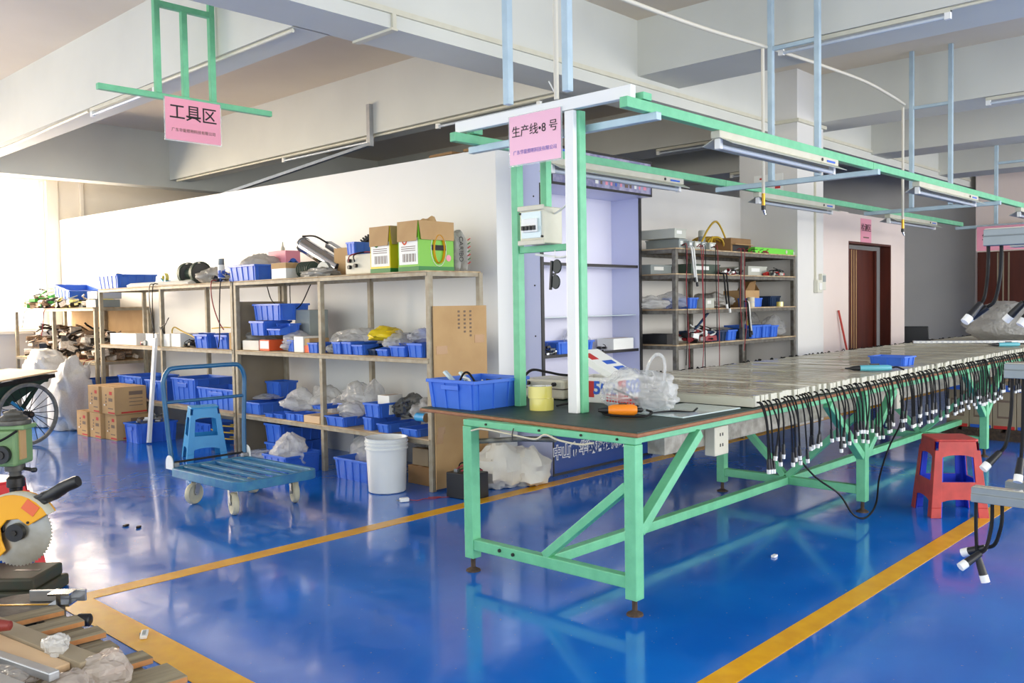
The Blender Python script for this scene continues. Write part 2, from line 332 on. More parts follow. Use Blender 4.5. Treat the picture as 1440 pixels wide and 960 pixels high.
# wall with the doorway, far end wall
dw = MB().box(9.69, 10.86, 4.5, 4.62, 0, 2.42).box(12.26, 12.76, 4.5, 4.62, 0, 2.4).box(10.86, 12.26, 4.5, 4.62, 2.07, 2.41)
struct('wall_doorway', dw, 'pink_wall', 'pale pink wall with an open brown doorway')
sbox('wall_end', 'wall_paint', 16.4, 16.6, -6, 13.7, 0, 3.8, label='shaded grey wall at the far end of the hall')
jb = MB().box(10.86, 10.885, 4.502, 4.64, 0, 2.07).box(12.235, 12.26, 4.502, 4.64, 0, 2.07).box(10.885, 12.235, 4.502, 4.64, 2.045, 2.07)
d1 = struct('door_1', jb, 'door_brown', 'dark brown door standing open in the pink wall')
lf = MB().box(0, 1.06, -.02, .02, .01, 2.0).build('door_leaf', 'door_brown', d1, loc=(11.25, 4.7, 0), rot=(0,0,R(2)))
for k in range(3): MB().box(.14+k*.08, .16+k*.08, -.024, -.019, .02, 1.99).build('stripe', 'card', lf)
MB().box(0, .9, -.02, .02, .01, 2.0).build('door_leaf', 'door_brown', d1, loc=(12.2, 4.68, 0), rot=(0,0,R(82)))
# far end door
d2 = struct('door_2', MB().box(15.76, 15.8, 2.6, 4.41, 0, 2.08), 'door_brown', 'reddish brown double door in the far cross wall')
for k in range(3): MB().box(15.752, 15.76, 4.1-k*.08, 4.12-k*.08, .02, 2.06).build('stripe', 'card_grey', d2)
MB().cyl((15.76,4.32,1.0), (15.72,4.32,1.0), .03).build('handle', 'chrome', d2, smooth=40)
# cable trunking along the main beam, around the column
tk = MB().box(-3.5, 9.04, 4.53, 4.55, 3.24, 3.275).box(9.69, 15.8, 4.53, 4.55, 3.24, 3.275).box(9.02, 9.05, 4.3, 4.55, 3.24, 3.275).box(9.02, 9.72, 4.27, 4.3, 3.24, 3.275)
struct('trim_5', tk, 'cream_plastic', 'cream cable trunking along the main ceiling beam')
struct('trim_6', MB().box(9.45, 9.47, 4.28, 4.3, 1.55, 3.24), 'cream_plastic', 'cream conduit running down the column')
tv = MB().box(3.75, 3.78, 4.53, 4.55, 3.15, 3.24).box(3.74, 3.79, 4.53, 4.95, 3.135, 3.15)
struct('trim_7', tv, 'cream_plastic', 'short cream conduit bend on the main beam')

# fluorescent battens on the beams
def batten(label, p0, p1, seg=1.25, cable=True):
    """slim tube batten from p0 to p1 with end holders"""
    p0, p1 = Vector(p0), Vector(p1); t = thing('tube_light', label, 'lamp', p0, 0, 'tube lights on the beams')
    d = (p1-p0); u = d.normalized(); L = d.length
    MB().beam((0,0,.03), u*L+Vector((0,0,.03)), .035, .03).build('channel', 'cream_plastic', t)
    a = u*(.04); b_ = u*(L-.04)
    MB().cyl(a+Vector((0,0,-.012)), b_+Vector((0,0,-.012)), .013, n=10).build('tube', 'tube_glass', t, smooth=40)
    for q in (u*.02, u*(L-.02)):
        MB().beam(q-u*.02+Vector((0,0,.0)), q+u*.02+Vector((0,0,.0)), .03, .06).build('holder', 'white_plastic', t)
    return t
batten('tube light along the cross beam behind the hanging tool area sign', (3.29, 6.9, 3.10), (3.29, 8.15, 3.10))
batten('tube light under the beam above the partition, near its left end', (5.9, 7.55, 3.10), (5.9, 9.2, 3.10))
batten('tube light under the beam above the partition, at its right', (5.9, 5.15, 3.10), (5.9, 6.5, 3.10))
batten('tube light under the nearest cross beam at upper right', (6.53, 3.25, 3.27), (6.53, 2.0, 3.27))
batten('tube light under the second cross beam, at the right edge', (9.54, 2.6, 3.235), (9.54, 1.25, 3.235))
batten('tube light in the shade behind the pink wall', (11.73, 6.6, 3.17), (11.73, 5.2, 3.17))
batten('tube light in the dark above the cream wall', (9.54, 6.4, 3.235), (9.54, 5.2, 3.235))
def wire(name, label, pts, r, m, cat='cable', group=None, n=6, k=6, parent=None, raw=False):
    o = MB().tube(pts if raw else smooth_path(pts, k), r, n).build(name, m, parent, smooth=60)
    if not parent: tag(o, label, cat, group)
    return o
# conduit lines along beam undersides that feed the tube lights
struct('trim_8', MB().tube(smooth_path([(3.285,11.9,3.12),(3.285,10.2,3.1),(3.285,8.9,3.12),(3.285,8.2,3.13)]), .014), 'cream_plastic', 'cream conduit along the beam behind the tool area sign', smooth=60)
struct('trim_9', MB().tube([(3.285,6.85,3.13),(3.285,4.97,3.13)], .014), 'cream_plastic', 'cream conduit between tube light and main beam', smooth=60)
struct('trim_10', MB().tube([(5.88,11.8,3.13),(5.88,4.97,3.13)], .014), 'cream_plastic', 'cream conduit along the beam above the partition', smooth=60)
struct('trim_11', MB().tube([(6.52,2.0,3.305),(6.52,.4,3.305)], .012), 'cream_plastic', 'cream conduit on the nearest cross beam', smooth=60)
# square bracket hanging from the beam above the partition
brk = MB().box(5.80, 5.85, 7.42, 7.47, 3.02, 3.45)
brk.beam((5.82,7.44,3.04), (5.1,9.3,2.62), .05, .03)
tag(brk.build('roof_strut', 'aluminium'), 'galvanised strut slanting from the beam down to the partition top', 'strut')
# switch and notice on the column and sign above the doorway
t = thing('wall_switch', 'cream switch box with conduit on the white column', 'switch', (9.5, 4.3, 1.5))
MB().box(-.06,.06,-.05,-.001,-.07,.07).build('box', 'switch_cream', t, bevel=.006); MB().box(-.035,.035,-.058,-.05,-.04,.04).build('rocker', 'white_plastic', t, bevel=.003)
t = thing('wall_thermostat', 'small grey control panel beside the switch on the column', 'control', (9.62, 4.3, 1.55))
MB().box(-.05,.05,-.04,-.001,-.09,.09).build('case', 'switch_cream', t, bevel=.005); MB().box(-.035,.035,-.045,-.04,.0,.07).build('screen', 'grey_box', t)
t = thing('notice_plate', 'white notice plate with red marks on the side of the column', 'notice', (9.05, 4.63, 2.62))
MB().box(-.008,-.001,-.17,.17,-.1,.1).build('plate', 'box_white', t); MB().box(-.011,-.008,.06,.1,.05,.07).build('mark', 'red_ink', t); MB().box(-.011,-.008,-.14,-.08,-.06,-.02).build('mark', 'red_ink', t)
t = thing('door_sign', 'small pink paper sign above the open brown doorway', 'sign', (11.4, 4.5, 2.2))
MB().box(-.17,.17,-.004,-.001,-.13,.17).build('paper', 'sign_pink', t); text('检测区', .105, 'ink', t, (0,-.006,.05), FACE_MY); MB().box(-.09,.09,-.006,-.004,-.075,-.06).build('small_print', 'ink_grey', t)
# ================================================================== hanging sign: tool area
t = thing('hanging_sign_frame', 'green square-tube frame hanging from the ceiling with a long lower bar', 'sign frame', (3.06, 5.9, 2.8))
MB().box(-.64,.63,-.02,.02,-.02,.02).build('lower_bar', 'green_paint', t, bevel=.003)
for x in (-.235, -.04, .165): MB().box(x-.02,x+.02,-.02,.02,.02,1.0 if x != -.04 else .6).build('upright', 'green_paint', t, bevel=.003)
MB().box(-.215,.145,-.02,.02,.6,.64).build('crossbar', 'green_paint', t, bevel=.003)
def paper_sign(name, label, loc, rz, w, h, m, big, bs, small, ss, small_m, dz=.02):
    t = thing(name, label, 'sign', loc, rz)
    MB().box(-w/2-.008,w/2+.008,-.004,0,-h-.008,.004).build('acrylic_sleeve', 'acrylic', t)
    MB().box(-w/2,w/2,-.0055,-.004,-h,0).build('pink_sheet', m, t)
    text(big, bs, 'ink', t, (0,-.007,-h*.42+dz), FACE_MY, bold=(bs*.006 if bs > .1 else 0))
    text(small, ss, small_m, t, (0,-.007,-h*.76), FACE_MY)
    return t
paper_sign('tool_area_sign', 'pink sign reading tool area hanging from green frame', (3.06,5.878,2.80), 0, .405, .285, 'sign_pink', '工具区', .118, '广东华能照明科技有限公司', .027, 'ink_grey')

# ================================================================== overhead frame of the production line
ov = thing('overhead_line_frame', 'overhead frame of green rails hung on pale steel posts above the workbench', 'frame', (3.45, 3.04, .8))
def O(x, y, z): return (x-3.45, y-3.04, z-.8)
def ob(name, m, x0,x1,y0,y1,z0,z1, **k): return MB().box(x0-3.45,x1-3.45,y0-3.04,y1-3.04,z0-.8,z1-.8).build(name, m, ov, bevel=.003, **k)
segs = ((3.4,6.32),(6.325,9.29),(9.295,12.25))
for (a,b_) in segs:
    ob('rail', 'green_paint', a,b_,2.44,2.485,2.255,2.305)
for (a,b_) in segs: ob('rail', 'green_paint', a,b_,3.595,3.64,2.255,2.305)
ob('rail', 'green_paint', 12.255,15,2.44,2.485,2.255,2.305)
for x in (3.60,6.32,9.29,12.22): ob('cross_tube', 'pale_steel', x-.02,x+.02,2.40,3.68,2.215,2.253)
for x in (6.32,9.29,12.22):
    for y in (3.21,2.845): ob('hanger_post', 'pale_steel', x-.02,x+.02,y-.02,y+.02,2.255,3.8 if x < 12 else 3.22)
    zb = {6.32: at_y(1088,70,3.2).z, 9.29: at_y(1285,153,3.2).z}.get(x, 3.0); ob('hanger_brace', 'pale_steel', x-.015,x+.015,2.865,3.19,zb-.015,zb+.015)
for y in (3.21,2.81): ob('hanger_post', 'pale_steel', 3.40,3.44,y-.02,y+.02,2.39,3.8)
ob('sign_bar', 'white_plastic', 3.47,3.51,2.47,3.67,2.315,2.375)
ob('end_block', 'green_paint', 3.53,3.6,2.44,2.5,2.31,2.345); ob('end_block', 'green_paint', 3.53,3.6,3.58,3.64,2.31,2.345)
for y in (2.83,): ob('post', 'green_paint', 3.495,3.545,y-.03,y+.025,.8,2.31)
ob('post_cover', 'white_plastic', 3.465,3.494,2.815,2.872,.8,2.31)
ob('post', 'green_paint', 3.53,3.58,3.26,3.305,.8,2.25); ob('post', 'green_paint', 3.70,3.745,3.2,3.245,1.66,2.25)
ob('shelf_bar', 'green_paint', 3.54,3.57,2.86,3.26,1.625,1.66)
paper_sign('line_number_sign', 'pink sign reading production line eight on the white overhead bar', (3.468, 3.07, 2.335), R(-90), .352, .252, 'sign_pale', '生产线•8 号', .062, '广东华能照明科技有限公司', .025, 'purple_ink')
# breaker box
t = thing('breaker_box', 'cream breaker box with a row of black switches on green posts', 'breaker box', (3.5, 3.105, 1.665))
MB().box(-.03,.12,-.082,.082,0,.19).build('case', 'cream_plastic', t, bevel=.006); MB().box(-.042,-.03,-.09,.09,-.006,.02).build('lower_lip', 'cream_plastic', t, bevel=.004)
MB().box(-.042,-.03,-.09,.09,.172,.198).build('upper_lip', 'cream_plastic', t, bevel=.004)
MB().box(-.036,-.03,-.068,.068,.03,.165).build('window', 'glass_sheet', t); MB().box(-.05,-.036,-.05,.05,.06,.13).build('breaker_row', 'white_plastic', t, bevel=.003)
for k in range(4): MB().box(-.062,-.05,-.044+k*.025,-.028+k*.025,.07,.092).build('switch', 'black_plastic', t)
for y,z in ((.075,.16),(-.075,.035)): MB().cyl((-.03,y,z),(-.04,y,z),.006,n=8).build('screw', 'dark_steel', t)
wire('power_lead', 'thin white lead looping from breaker box to the white post', [(3.56,3.07,1.82),(3.55,3.0,1.825),(3.53,2.9,1.87),(3.51,2.87,1.93)], .005, 'white_cable')
wire('power_lead', 'white lead bundle below the breaker box', [(3.55,3.15,1.615),(3.55,3.05,1.6),(3.53,2.95,1.59),(3.53,2.88,1.6),(3.535,2.86,1.56)], .007, 'white_cable')
# safety glasses hung from the shelf bar
t = thing('safety_glasses', 'dark welding glasses hanging by a string between the green posts', 'glasses', (3.53, 3.0, 1.63))
MB().tube([(0,0,0),(0,.002,-.045)], .0025, 5).build('string', 'white_cable', t)
def lens(c, rx, rz, a):
    n = 16; p = [(c[0]+ (math.cos(2*math.pi*k/n)*rx), c[1]+(math.sin(2*math.pi*k/n)*rz)) for k in range(n)]
    return MB().prism(p, -.004, .004, 'x').xf(Matrix.Rotation(a, 4, 'X'))
lens((-.012,-.085), .03, .037, 0).build('lens', 'dark_glass', t, bevel=.002); lens((-.002,-.165), .03, .037, 0).build('lens', 'dark_glass', t, bevel=.002)
MB().beam((-.004,.018,-.055),(-.004,.03,-.205), .014, .012).build('frame_arm', 'black_plastic', t, bevel=.002); MB().beam((-.004,.012,-.125),(-.004,-.006,-.125), .012,.012).build('bridge', 'black_plastic', t)

# industrial lamps under the rails
def rail_lamp():
    t = thing('rail_lamp', 'x', 'lamp', (0,0,0), 0, 'reflector lamps under the green rails')
    L = 1.5
    MB().box(0,L,-.028,.028,-.04,0).build('housing', 'lamp_cream', t, bevel=.004)
    rf = MB().add([(.02,-.02,-.04),(L-.02,-.02,-.04),(L-.02,-.09,-.075),(.02,-.09,-.075),(.02,.02,-.04),(L-.02,.02,-.04),(L-.02,.09,-.075),(.02,.09,-.075)],
                  [(0,1,2,3),(5,4,7,6)])
    o = rf.build('reflector', 'grey_reflector', t); sm = o.modifiers.new('sheet', 'SOLIDIFY'); sm.thickness = .003
    MB().cyl((.05,0,-.078),(L-.05,0,-.078),.014,n=10).build('tube', 'tube_glass', t, smooth=40)
    for x in (.02, L-.05): MB().box(x,x+.03,-.018,.018,-.095,-.04).build('holder', 'white_plastic', t, bevel=.004)
    MB().cyl((L-.25,-.03,-.022),(L-.25,-.034,-.022),.01,n=8).build('starter', 'black_plastic', t); MB().box(L-.18,L-.06,-.032,-.03,-.03,-.018).build('badge', 'cloud_blue', t)
    return t
lamp0 = rail_lamp(); lamp0.location = (4.22,2.4625,2.255); lamp0['label'] = 'reflector lamp on the front green rail, nearest the camera'
for x,y,lb in ((7.22,2.4625,'second reflector lamp along the front green rail'),(10.15,2.4625,'third reflector lamp on the front rail, cut by the right edge'),
               (4.2,3.6175,'reflector lamp on the rear green rail, just beside the white sign post'),(6.85,3.6175,'middle reflector lamp on the rear green rail, before the column'),(9.75,3.6175,'farthest reflector lamp on the rear green rail, before the pink wall')):
    copy_tree(lamp0, (x,y,2.255), 0, lb)

# air lines: cream hose swinging from post to post, with drops and quick couplers
wire('air_line', 'cream air hose sagging along the hangers under the ceiling', [(3.35,2.9,3.0),at_y(880,0,3.0),at_y(990,40,3.1),at_y(1080,67,3.24),at_y(1150,90,3.26),at_y(1215,114,3.27),at_y(1252,134,3.27),at_y(1272,147,3.265)], .014, 'cream_hose', 'hose', n=8)
def air_drop(label, x, y, z1, z0):
    t = thing('air_drop', label, 'hose', (x,y,z1), 0, 'air line drops')
    MB().cyl((0,0,0),(0,0,z0-z1+.12),.013,n=8).build('hose', 'cream_hose', t, smooth=60); MB().cyl((0,0,z0-z1+.14),(0,0,z0-z1+.05),.014,n=8).build('fitting', 'brass', t, smooth=60)
    MB().cyl((0,0,z0-z1+.05),(0,0,z0-z1+.015),.017,n=8).build('collar', 'black_plastic', t, smooth=60); MB().cyl((0,0,z0-z1+.02),(.012,-.008,z0-z1-.02),.014,.009,n=8).build('coupler', 'chrome', t, smooth=60)
air_drop('air hose drop with brass coupler hanging beside the nearer hanger post', 6.25, 3.24, 3.24, 2.02); air_drop('air hose drop with brass coupler hanging beside the farther hanger post', 9.22, 3.27, at_y(1277,152,3.26).z-.01, 2.0)
t = thing('conduit_riser', 'paint-flaked conduit rising beside the posts above the pink line sign', 'conduit', (3.465, 2.92, 2.376))
MB().cyl((0,0,0),(0,0,1.42),.013,n=8).build('pipe', 'cream_hose', t, smooth=60); MB().tube([(0,0,.02),(0,.05,.1)], .004,5).build('tie', 'white_cable', t)

# ================================================================== workbench
wb = thing('workbench', 'long green steel workbench with a dark mat and wooden edge', 'workbench', (3.13, 2.2, 0))
def W(x,y,z): return (x-3.13, y-2.2, z)
def wbx(name, m, x0,x1,y0,y1,z0,z1, bevel=.004): return MB().box(x0-3.13,x1-3.13,y0-2.2,y1-2.2,z0,z1).build(name, m, wb, bevel=bevel)
top = MB().prism([(3.10,2.19),(13.8,2.26),(13.8,3.70),(3.19,3.70)], .776, .794, 'z'); top.v = [W(*p) for p in top.v]; top.build('tabletop', 'wood_edge', wb, bevel=.006)
mt_ = MB().prism([(3.108,2.198),(13.8,2.268),(13.8,3.69),(3.198,3.69)], .794, .799, 'z'); mt_.v = [W(*p) for p in mt_.v]; mt_.build('mat', 'mat_green', wb)
FR = (3.13, 5.61, 8.2, 10.86, 13.4)
for i, x in enumerate(FR):
    for y in (2.235, 3.235):
        lg = MB().box(x-3.13-.03,x-3.13+.03,y-2.2-.03,y-2.2+.03,.07,.743).build('leg', 'green_paint', wb, bevel=.004)
        ft = MB().cyl((x-3.13,y-2.2,.07),(x-3.13,y-2.2,.02),.012,n=8).lathe([(.038,0),(.036,.008),(.012,.02)], (x-3.13,y-2.2,0), 12, True).build('levelling_foot', 'rust', lg)
    wbx('top_rail', 'green_paint', x-.025,x+.025,2.205,3.265,.744,.776)
    wbx('bottom_rail', 'green_paint', x-.025,x+.025,2.265,3.205,.115,.17)
    MB().beam(W(x+.001,2.74,.17), W(x+.001,2.262,.62 if i else .56), .04, .05, (1,0,0)).build('diagonal_brace', 'green_paint', wb, bevel=.003)
    if i: MB().beam(W(x+.001,2.76,.17), W(x+.001,3.21,.62), .04, .05, (1,0,0)).build('diagonal_brace', 'green_paint', wb, bevel=.003)
for a,b_ in zip(FR, FR[1:]):
    wbx('long_rail', 'green_paint', a+.03,b_-.03,2.72,2.77,.118,.168)
    wbx('apron_rail', 'green_paint', a+.03,b_-.03,2.23,2.265,.742,.776); wbx('apron_rail', 'green_paint', a+.03,b_-.03,3.21,3.25,.742,.776)
    MB().beam(W(a+.03,2.235,.36), W(a+.52,2.235,.735), .045, .05, (0,1,0)).build('knee_brace', 'green_paint', wb, bevel=.003)
    MB().beam(W(b_-.03,2.235,.36), W(b_-.52,2.235,.735), .045, .05, (0,1,0)).build('knee_brace', 'green_paint', wb, bevel=.003)
for y,z in ((3.02,.147),(2.93,.143)): MB().cyl(W(3.105,y,z),W(3.097,y,z),.009,n=8).build('bolt', 'dark_steel', wb, smooth=40)
for y in (2.3,2.5,2.75,3.1): MB().cyl(W(3.13,y,.762),W(3.098,y,.762),.006,n=6).build('screw', 'dark_steel', wb)
# trunking with sockets along the bench underside
t = thing('cable_trunking', 'galvanised cable trunking slung under the bench near edge', 'trunking', (3.65, 2.42, .605))
MB().box(0,9.05,0,.1,0,.1).build('duct', 'duct', t, bevel=.003)
for x in (.37, 2.9, 4.55, 6.15):
    s = MB().box(x,x+.14,-.06,0,-.05,.1).build('socket_box', 'cream_plastic', t, bevel=.005)
    for z in (-.005,.05): MB().box(x+.05,x+.058,-.062,-.06,z,z+.016).box(x+.074,x+.082,-.062,-.06,z,z+.016).build('socket_slot', 'black_plastic', s)
for x in (.35,2.2,4.6,7.1): MB().box(x,x+.02,.04,.06,.1,.145).build('hanger_strap', 'duct', t)
wire('bench_lead', 'cream cable tied along the front bench rail', [(3.09,3.19,.725),(3.09,3.12,.74),(3.09,3.0,.735),(3.09,2.86,.725),(3.09,2.76,.722),(3.09,2.7,.748),(3.09,2.62,.73),(3.09,2.5,.722),(3.09,2.42,.735)], .005, 'cable_cream')
wire('bench_lead', 'grey cable bundle sagging under the left end of the bench', [(3.17,3.22,.66),(3.2,3.12,.67),(3.22,2.95,.69),(3.22,2.75,.705)], .014, 'rack_grey')
wire('hook', 'small wire hook on the bench front edge', [(3.095,2.905,.76),(3.085,2.905,.735),(3.085,2.905,.705)], .003, 'dark_steel', 'hook')
wire('power_lead', 'thin black cable looping from the light bars to the floor by the second leg', [(4.83,2.3,.45),(4.9,2.22,.33),(5.05,2.15,.22),(5.12,2.1,.1),(5.2,2.07,.06),(5.4,2.1,.05),(5.62,2.15,.08),(5.8,2.2,.2),(6.1,2.25,.35),(6.35,2.27,.47),(6.45,2.28,.6)], .006, 'black_rubber')
# ================================================================== LED light bars on the bench
rnd = random.Random(4)
bar_cache = {}
def bar_meshes():
    c = bar_cache
    c['body'] = fix(MB().box(-.020,.020,.012,1.32,0,.043).mesh('light_bar','bar_cream')); c['lens'] = fix(MB().prism([(-.016,.043),(.016,.043),(.015,.05),(.009,.054),(-.009,.054),(-.015,.05)], .015, 1.317, 'y').mesh('lens','lens'))
    c['cap'] = fix(MB().box(-.018,.018,0,.012,.004,.058).mesh('end_cap','bar_cream'))
    for k in range(6):
        r2 = random.Random(k); L = .2+.09*r2.random(); dx = r2.uniform(-.05,.05); dy = -.04-r2.uniform(0,.02)
        pts = smooth_path([(0,0,.025),(0,-.018,.02),(dx*.1,-.034,-.015),(dx*.45,dy,-.1),(dx,dy,-L)], 4)
        c['cable%d' % k] = fix(MB().tube(pts, .0048, 5).mesh('cable','black_rubber', 60))
        e = pts[-1]; d = (pts[-1]-pts[-2]).normalized()
        c['plug%d' % k] = fix(MB().cyl(e-d*.01, e+d*.045, .008, .011, n=7).mesh('plug','black_plastic',50)); c['tip%d' % k] = fix(MB().cyl(e+d*.045, e+d*.068, .0115, .0105, n=7).mesh('plug_tip','white_plastic',50))
    for k in range(3):
        r2 = random.Random(20+k); dx = r2.uniform(-.03,.03)
        pts = smooth_path([(0,1.32,.03),(0,1.34,.04+.01*k),(dx,1.37,.04),(dx*1.5,1.39,.03)], 4); e = pts[-1]; d = (pts[-1]-pts[-2]).normalized()
        c['far%d' % k] = fix(MB().tube(pts, .0048, 5).mesh('far_cable','black_rubber',60)); c['fplug%d' % k] = fix(MB().cyl(e-d*.01,e+d*.05,.009,.011,n=7).mesh('far_plug','black_plastic',50)); c['ftip%d' % k] = fix(MB().cyl(e+d*.05,e+d*.065,.0115,n=7).mesh('far_plug_tip','white_plastic',50))
bar_meshes()
def ob_of(name, key, parent=None):
    o = bpy.data.objects.new(name, bar_cache[key]); col.objects.link(o); o.parent = parent; return o
x = 4.185; nb = 0
while x < 13.6:
    if rnd.random() < .08: x += rnd.choice((.02,.045))
    bo = ob_of('light_bar','body'); tag(bo, 'cream LED light bar with black plug cables, lying across the workbench', 'light bar', 'light bars laid side by side across the workbench')
    bo.location = (x, 2.218+.0066*(x-4.2)+rnd.uniform(-.01,.01), .8012+rnd.choice((0,0,0,.004))); bo.rotation_euler = (0,rnd.uniform(-.05,.05),rnd.uniform(-.004,.004))
    ob_of('lens','lens',bo); ob_of('end_cap','cap',bo)
    k = rnd.randrange(6); cb = ob_of('cable','cable%d' % k, bo); pg = ob_of('plug','plug%d' % k, cb); ob_of('plug_tip','tip%d' % k, cb)
    k = rnd.randrange(3); cb = ob_of('far_cable','far%d' % k, bo); ob_of('far_plug','fplug%d' % k, cb); ob_of('far_plug_tip','ftip%d' % k, cb)
    x += .0445 + rnd.uniform(-.001,.004); nb += 1

# ================================================================== storage bins
bin_cache = {}
def bin_parts(L, W, H, style):
    """open tub, length L along y, width W along x; returns body and rim builders"""
    key = (round(L,3), round(W,3), round(H,3), style)
    if key in bin_cache: return bin_cache[key]
    b = MB(); l, w = L/2, W/2; tk = min(.006, H*.06); s = .93 if style != 'drawer' else .97
    hf = H*(.55 if style == 'hopper' else 1.0)
    def ring(k, z, inset, zf=None): 
        a, c = l*k-inset, w*k-inset
        return [(-c,-a,zf if zf is not None else z),(c,-a,z),(c,a,z),(-c,a,zf if zf is not None else z)]
    o0, o1 = ring(s,0,0), ring(1,H,0,hf)
    i0, i1 = ring(s,tk,tk), ring(1,H,tk,hf)
    b.add(o0+o1+i1+i0, [(3,2,1,0)]+[(k,(k+1)%4,4+(k+1)%4,4+k) for k in range(4)]+[(4+k,4+(k+1)%4,8+(k+1)%4,8+k) for k in range(4)]+[(8+k,8+(k+1)%4,12+(k+1)%4,12+k) for k in range(4)]+[(12,13,14,15)])
    # ribs on the four sides
    n = max(2, int(L/.11)); rw = min(.012, L*.05); rp = min(.006, L*.03)
    for sx in (-1,1):
        hh = hf if (sx < 0) else H
        for k in range(n+1):
            f = -.86+1.72*k/n; y0, y1 = f*l*s, f*l
            b.add([(sx*(w*s),y0-rw/2,.0),(sx*(w*s),y0+rw/2,.0),(sx*w,y1+rw/2,hh*.96),(sx*w,y1-rw/2,hh*.96),(sx*(w*s+rp),y0-rw/2,.0),(sx*(w*s+rp),y0+rw/2,.0),(sx*(w+rp),y1+rw/2,hh*.96),(sx*(w+rp),y1-rw/2,hh*.96)],
                  [(3,2,1,0),(4,5,6,7),(0,1,5,4),(1,2,6,5),(2,3,7,6),(3,0,4,7)])
    n = max(2, int(W/.11))
    for sy in (-1,1):
        for k in range(n+1):
            f = -.84+1.68*k/n
            if style == 'hopper' and f < -.1: continue
            x0, x1 = f*w*s, f*w
            b.add([(x0-rw/2,sy*l*s,0),(x0+rw/2,sy*l*s,0),(x1+rw/2,sy*l,H*.96),(x1-rw/2,sy*l,H*.96),(x0-rw/2,sy*(l*s+rp),0),(x0+rw/2,sy*(l*s+rp),0),(x1+rw/2,sy*(l+rp),H*.96),(x1-rw/2,sy*(l+rp),H*.96)],
                  [(3,2,1,0),(4,5,6,7),(0,1,5,4),(1,2,6,5),(2,3,7,6),(3,0,4,7)])
    r = MB(); g = min(.009, L*.04); t0 = H-min(.018, H*.14)
    xa = -w if style != 'hopper' else -w*.1
    r.box(xa-(g if style != 'hopper' else 0),w+g,-l-g,-l,t0,H).box(xa-(g if style != 'hopper' else 0),w+g,l,l+g,t0,H).box(w,w+g,-l,l,t0,H)
    if style != 'hopper': r.box(-w-g,-w,-l,l,t0,H)
    else: b.box(-w-g,-w+.001,-l-g,l+g,hf-.012,hf)
    bin_cache[key] = (b, r); return b, r
def tub(label, x, y, z, L, W, H, rz=0, style='crate', m='bin_blue', group='blue storage bins on the racks', tilt=0, name='storage_bin', cat='bin', handle=False):
    b, r = bin_parts(L, W, H, style)
    o = b.build(name, m, loc=(x,y,z), rot=(tilt,0,rz)); tag(o, label, cat, group)
    r.build('rim', m, o, bevel=.002 if L > .3 else 0)
    if handle:
        for sx in (-1,1): MB().box(sx*W/2+(-.012 if sx<0 else .004),sx*W/2+(-.004 if sx<0 else .012),-L*.18,L*.18,H*.66,H*.82).build('handle', m, o, bevel=.002)
    return o
def shelf_tub(label, pl, pr, pb, pt, z, xf, depth, **k):
    """bin whose -X face spans pixel columns pl..pr on the plane x=xf, standing at height z"""
    y1 = at_x(pl, pb, xf).y; y0 = at_x(pr, pb, xf).y; H = k.pop('H', None) or max(.03, at_x(pr, pt, xf).z-z)
    return tub(label, xf+depth/2, (y0+y1)/2, z, abs(y1-y0)-.008, depth, H, **k)
def carton(name, label, x0, x1, y0, y1, z0, z1, m='card', flaps=None, group=None, cat='box', open_top=False, rz=0):
    cx, cy = (x0+x1)/2, (y0+y1)/2; a, b_, h = (x1-x0)/2, (y1-y0)/2, z1-z0
    t = thing(name, label, cat, (cx,cy,z0), rz, group); tk = .005
    if open_top:
        s = MB().box(-a,a,-b_,b_,0,tk).box(-a,-a+tk,-b_,b_,tk,h).box(a-tk,a,-b_,b_,tk,h).box(-a+tk,a-tk,-b_,-b_+tk,tk,h).box(-a+tk,a-tk,b_-tk,b_,tk,h)
    else: s = MB().box(-a,a,-b_,b_,0,h)
    s.build('box', m, t, bevel=.004)
    if not open_top: MB().box(-a*.999,a*.999,-.025,.025,h,h+.001).build('packing_tape', 'tape_brown', t)
    return t, a, b_, h
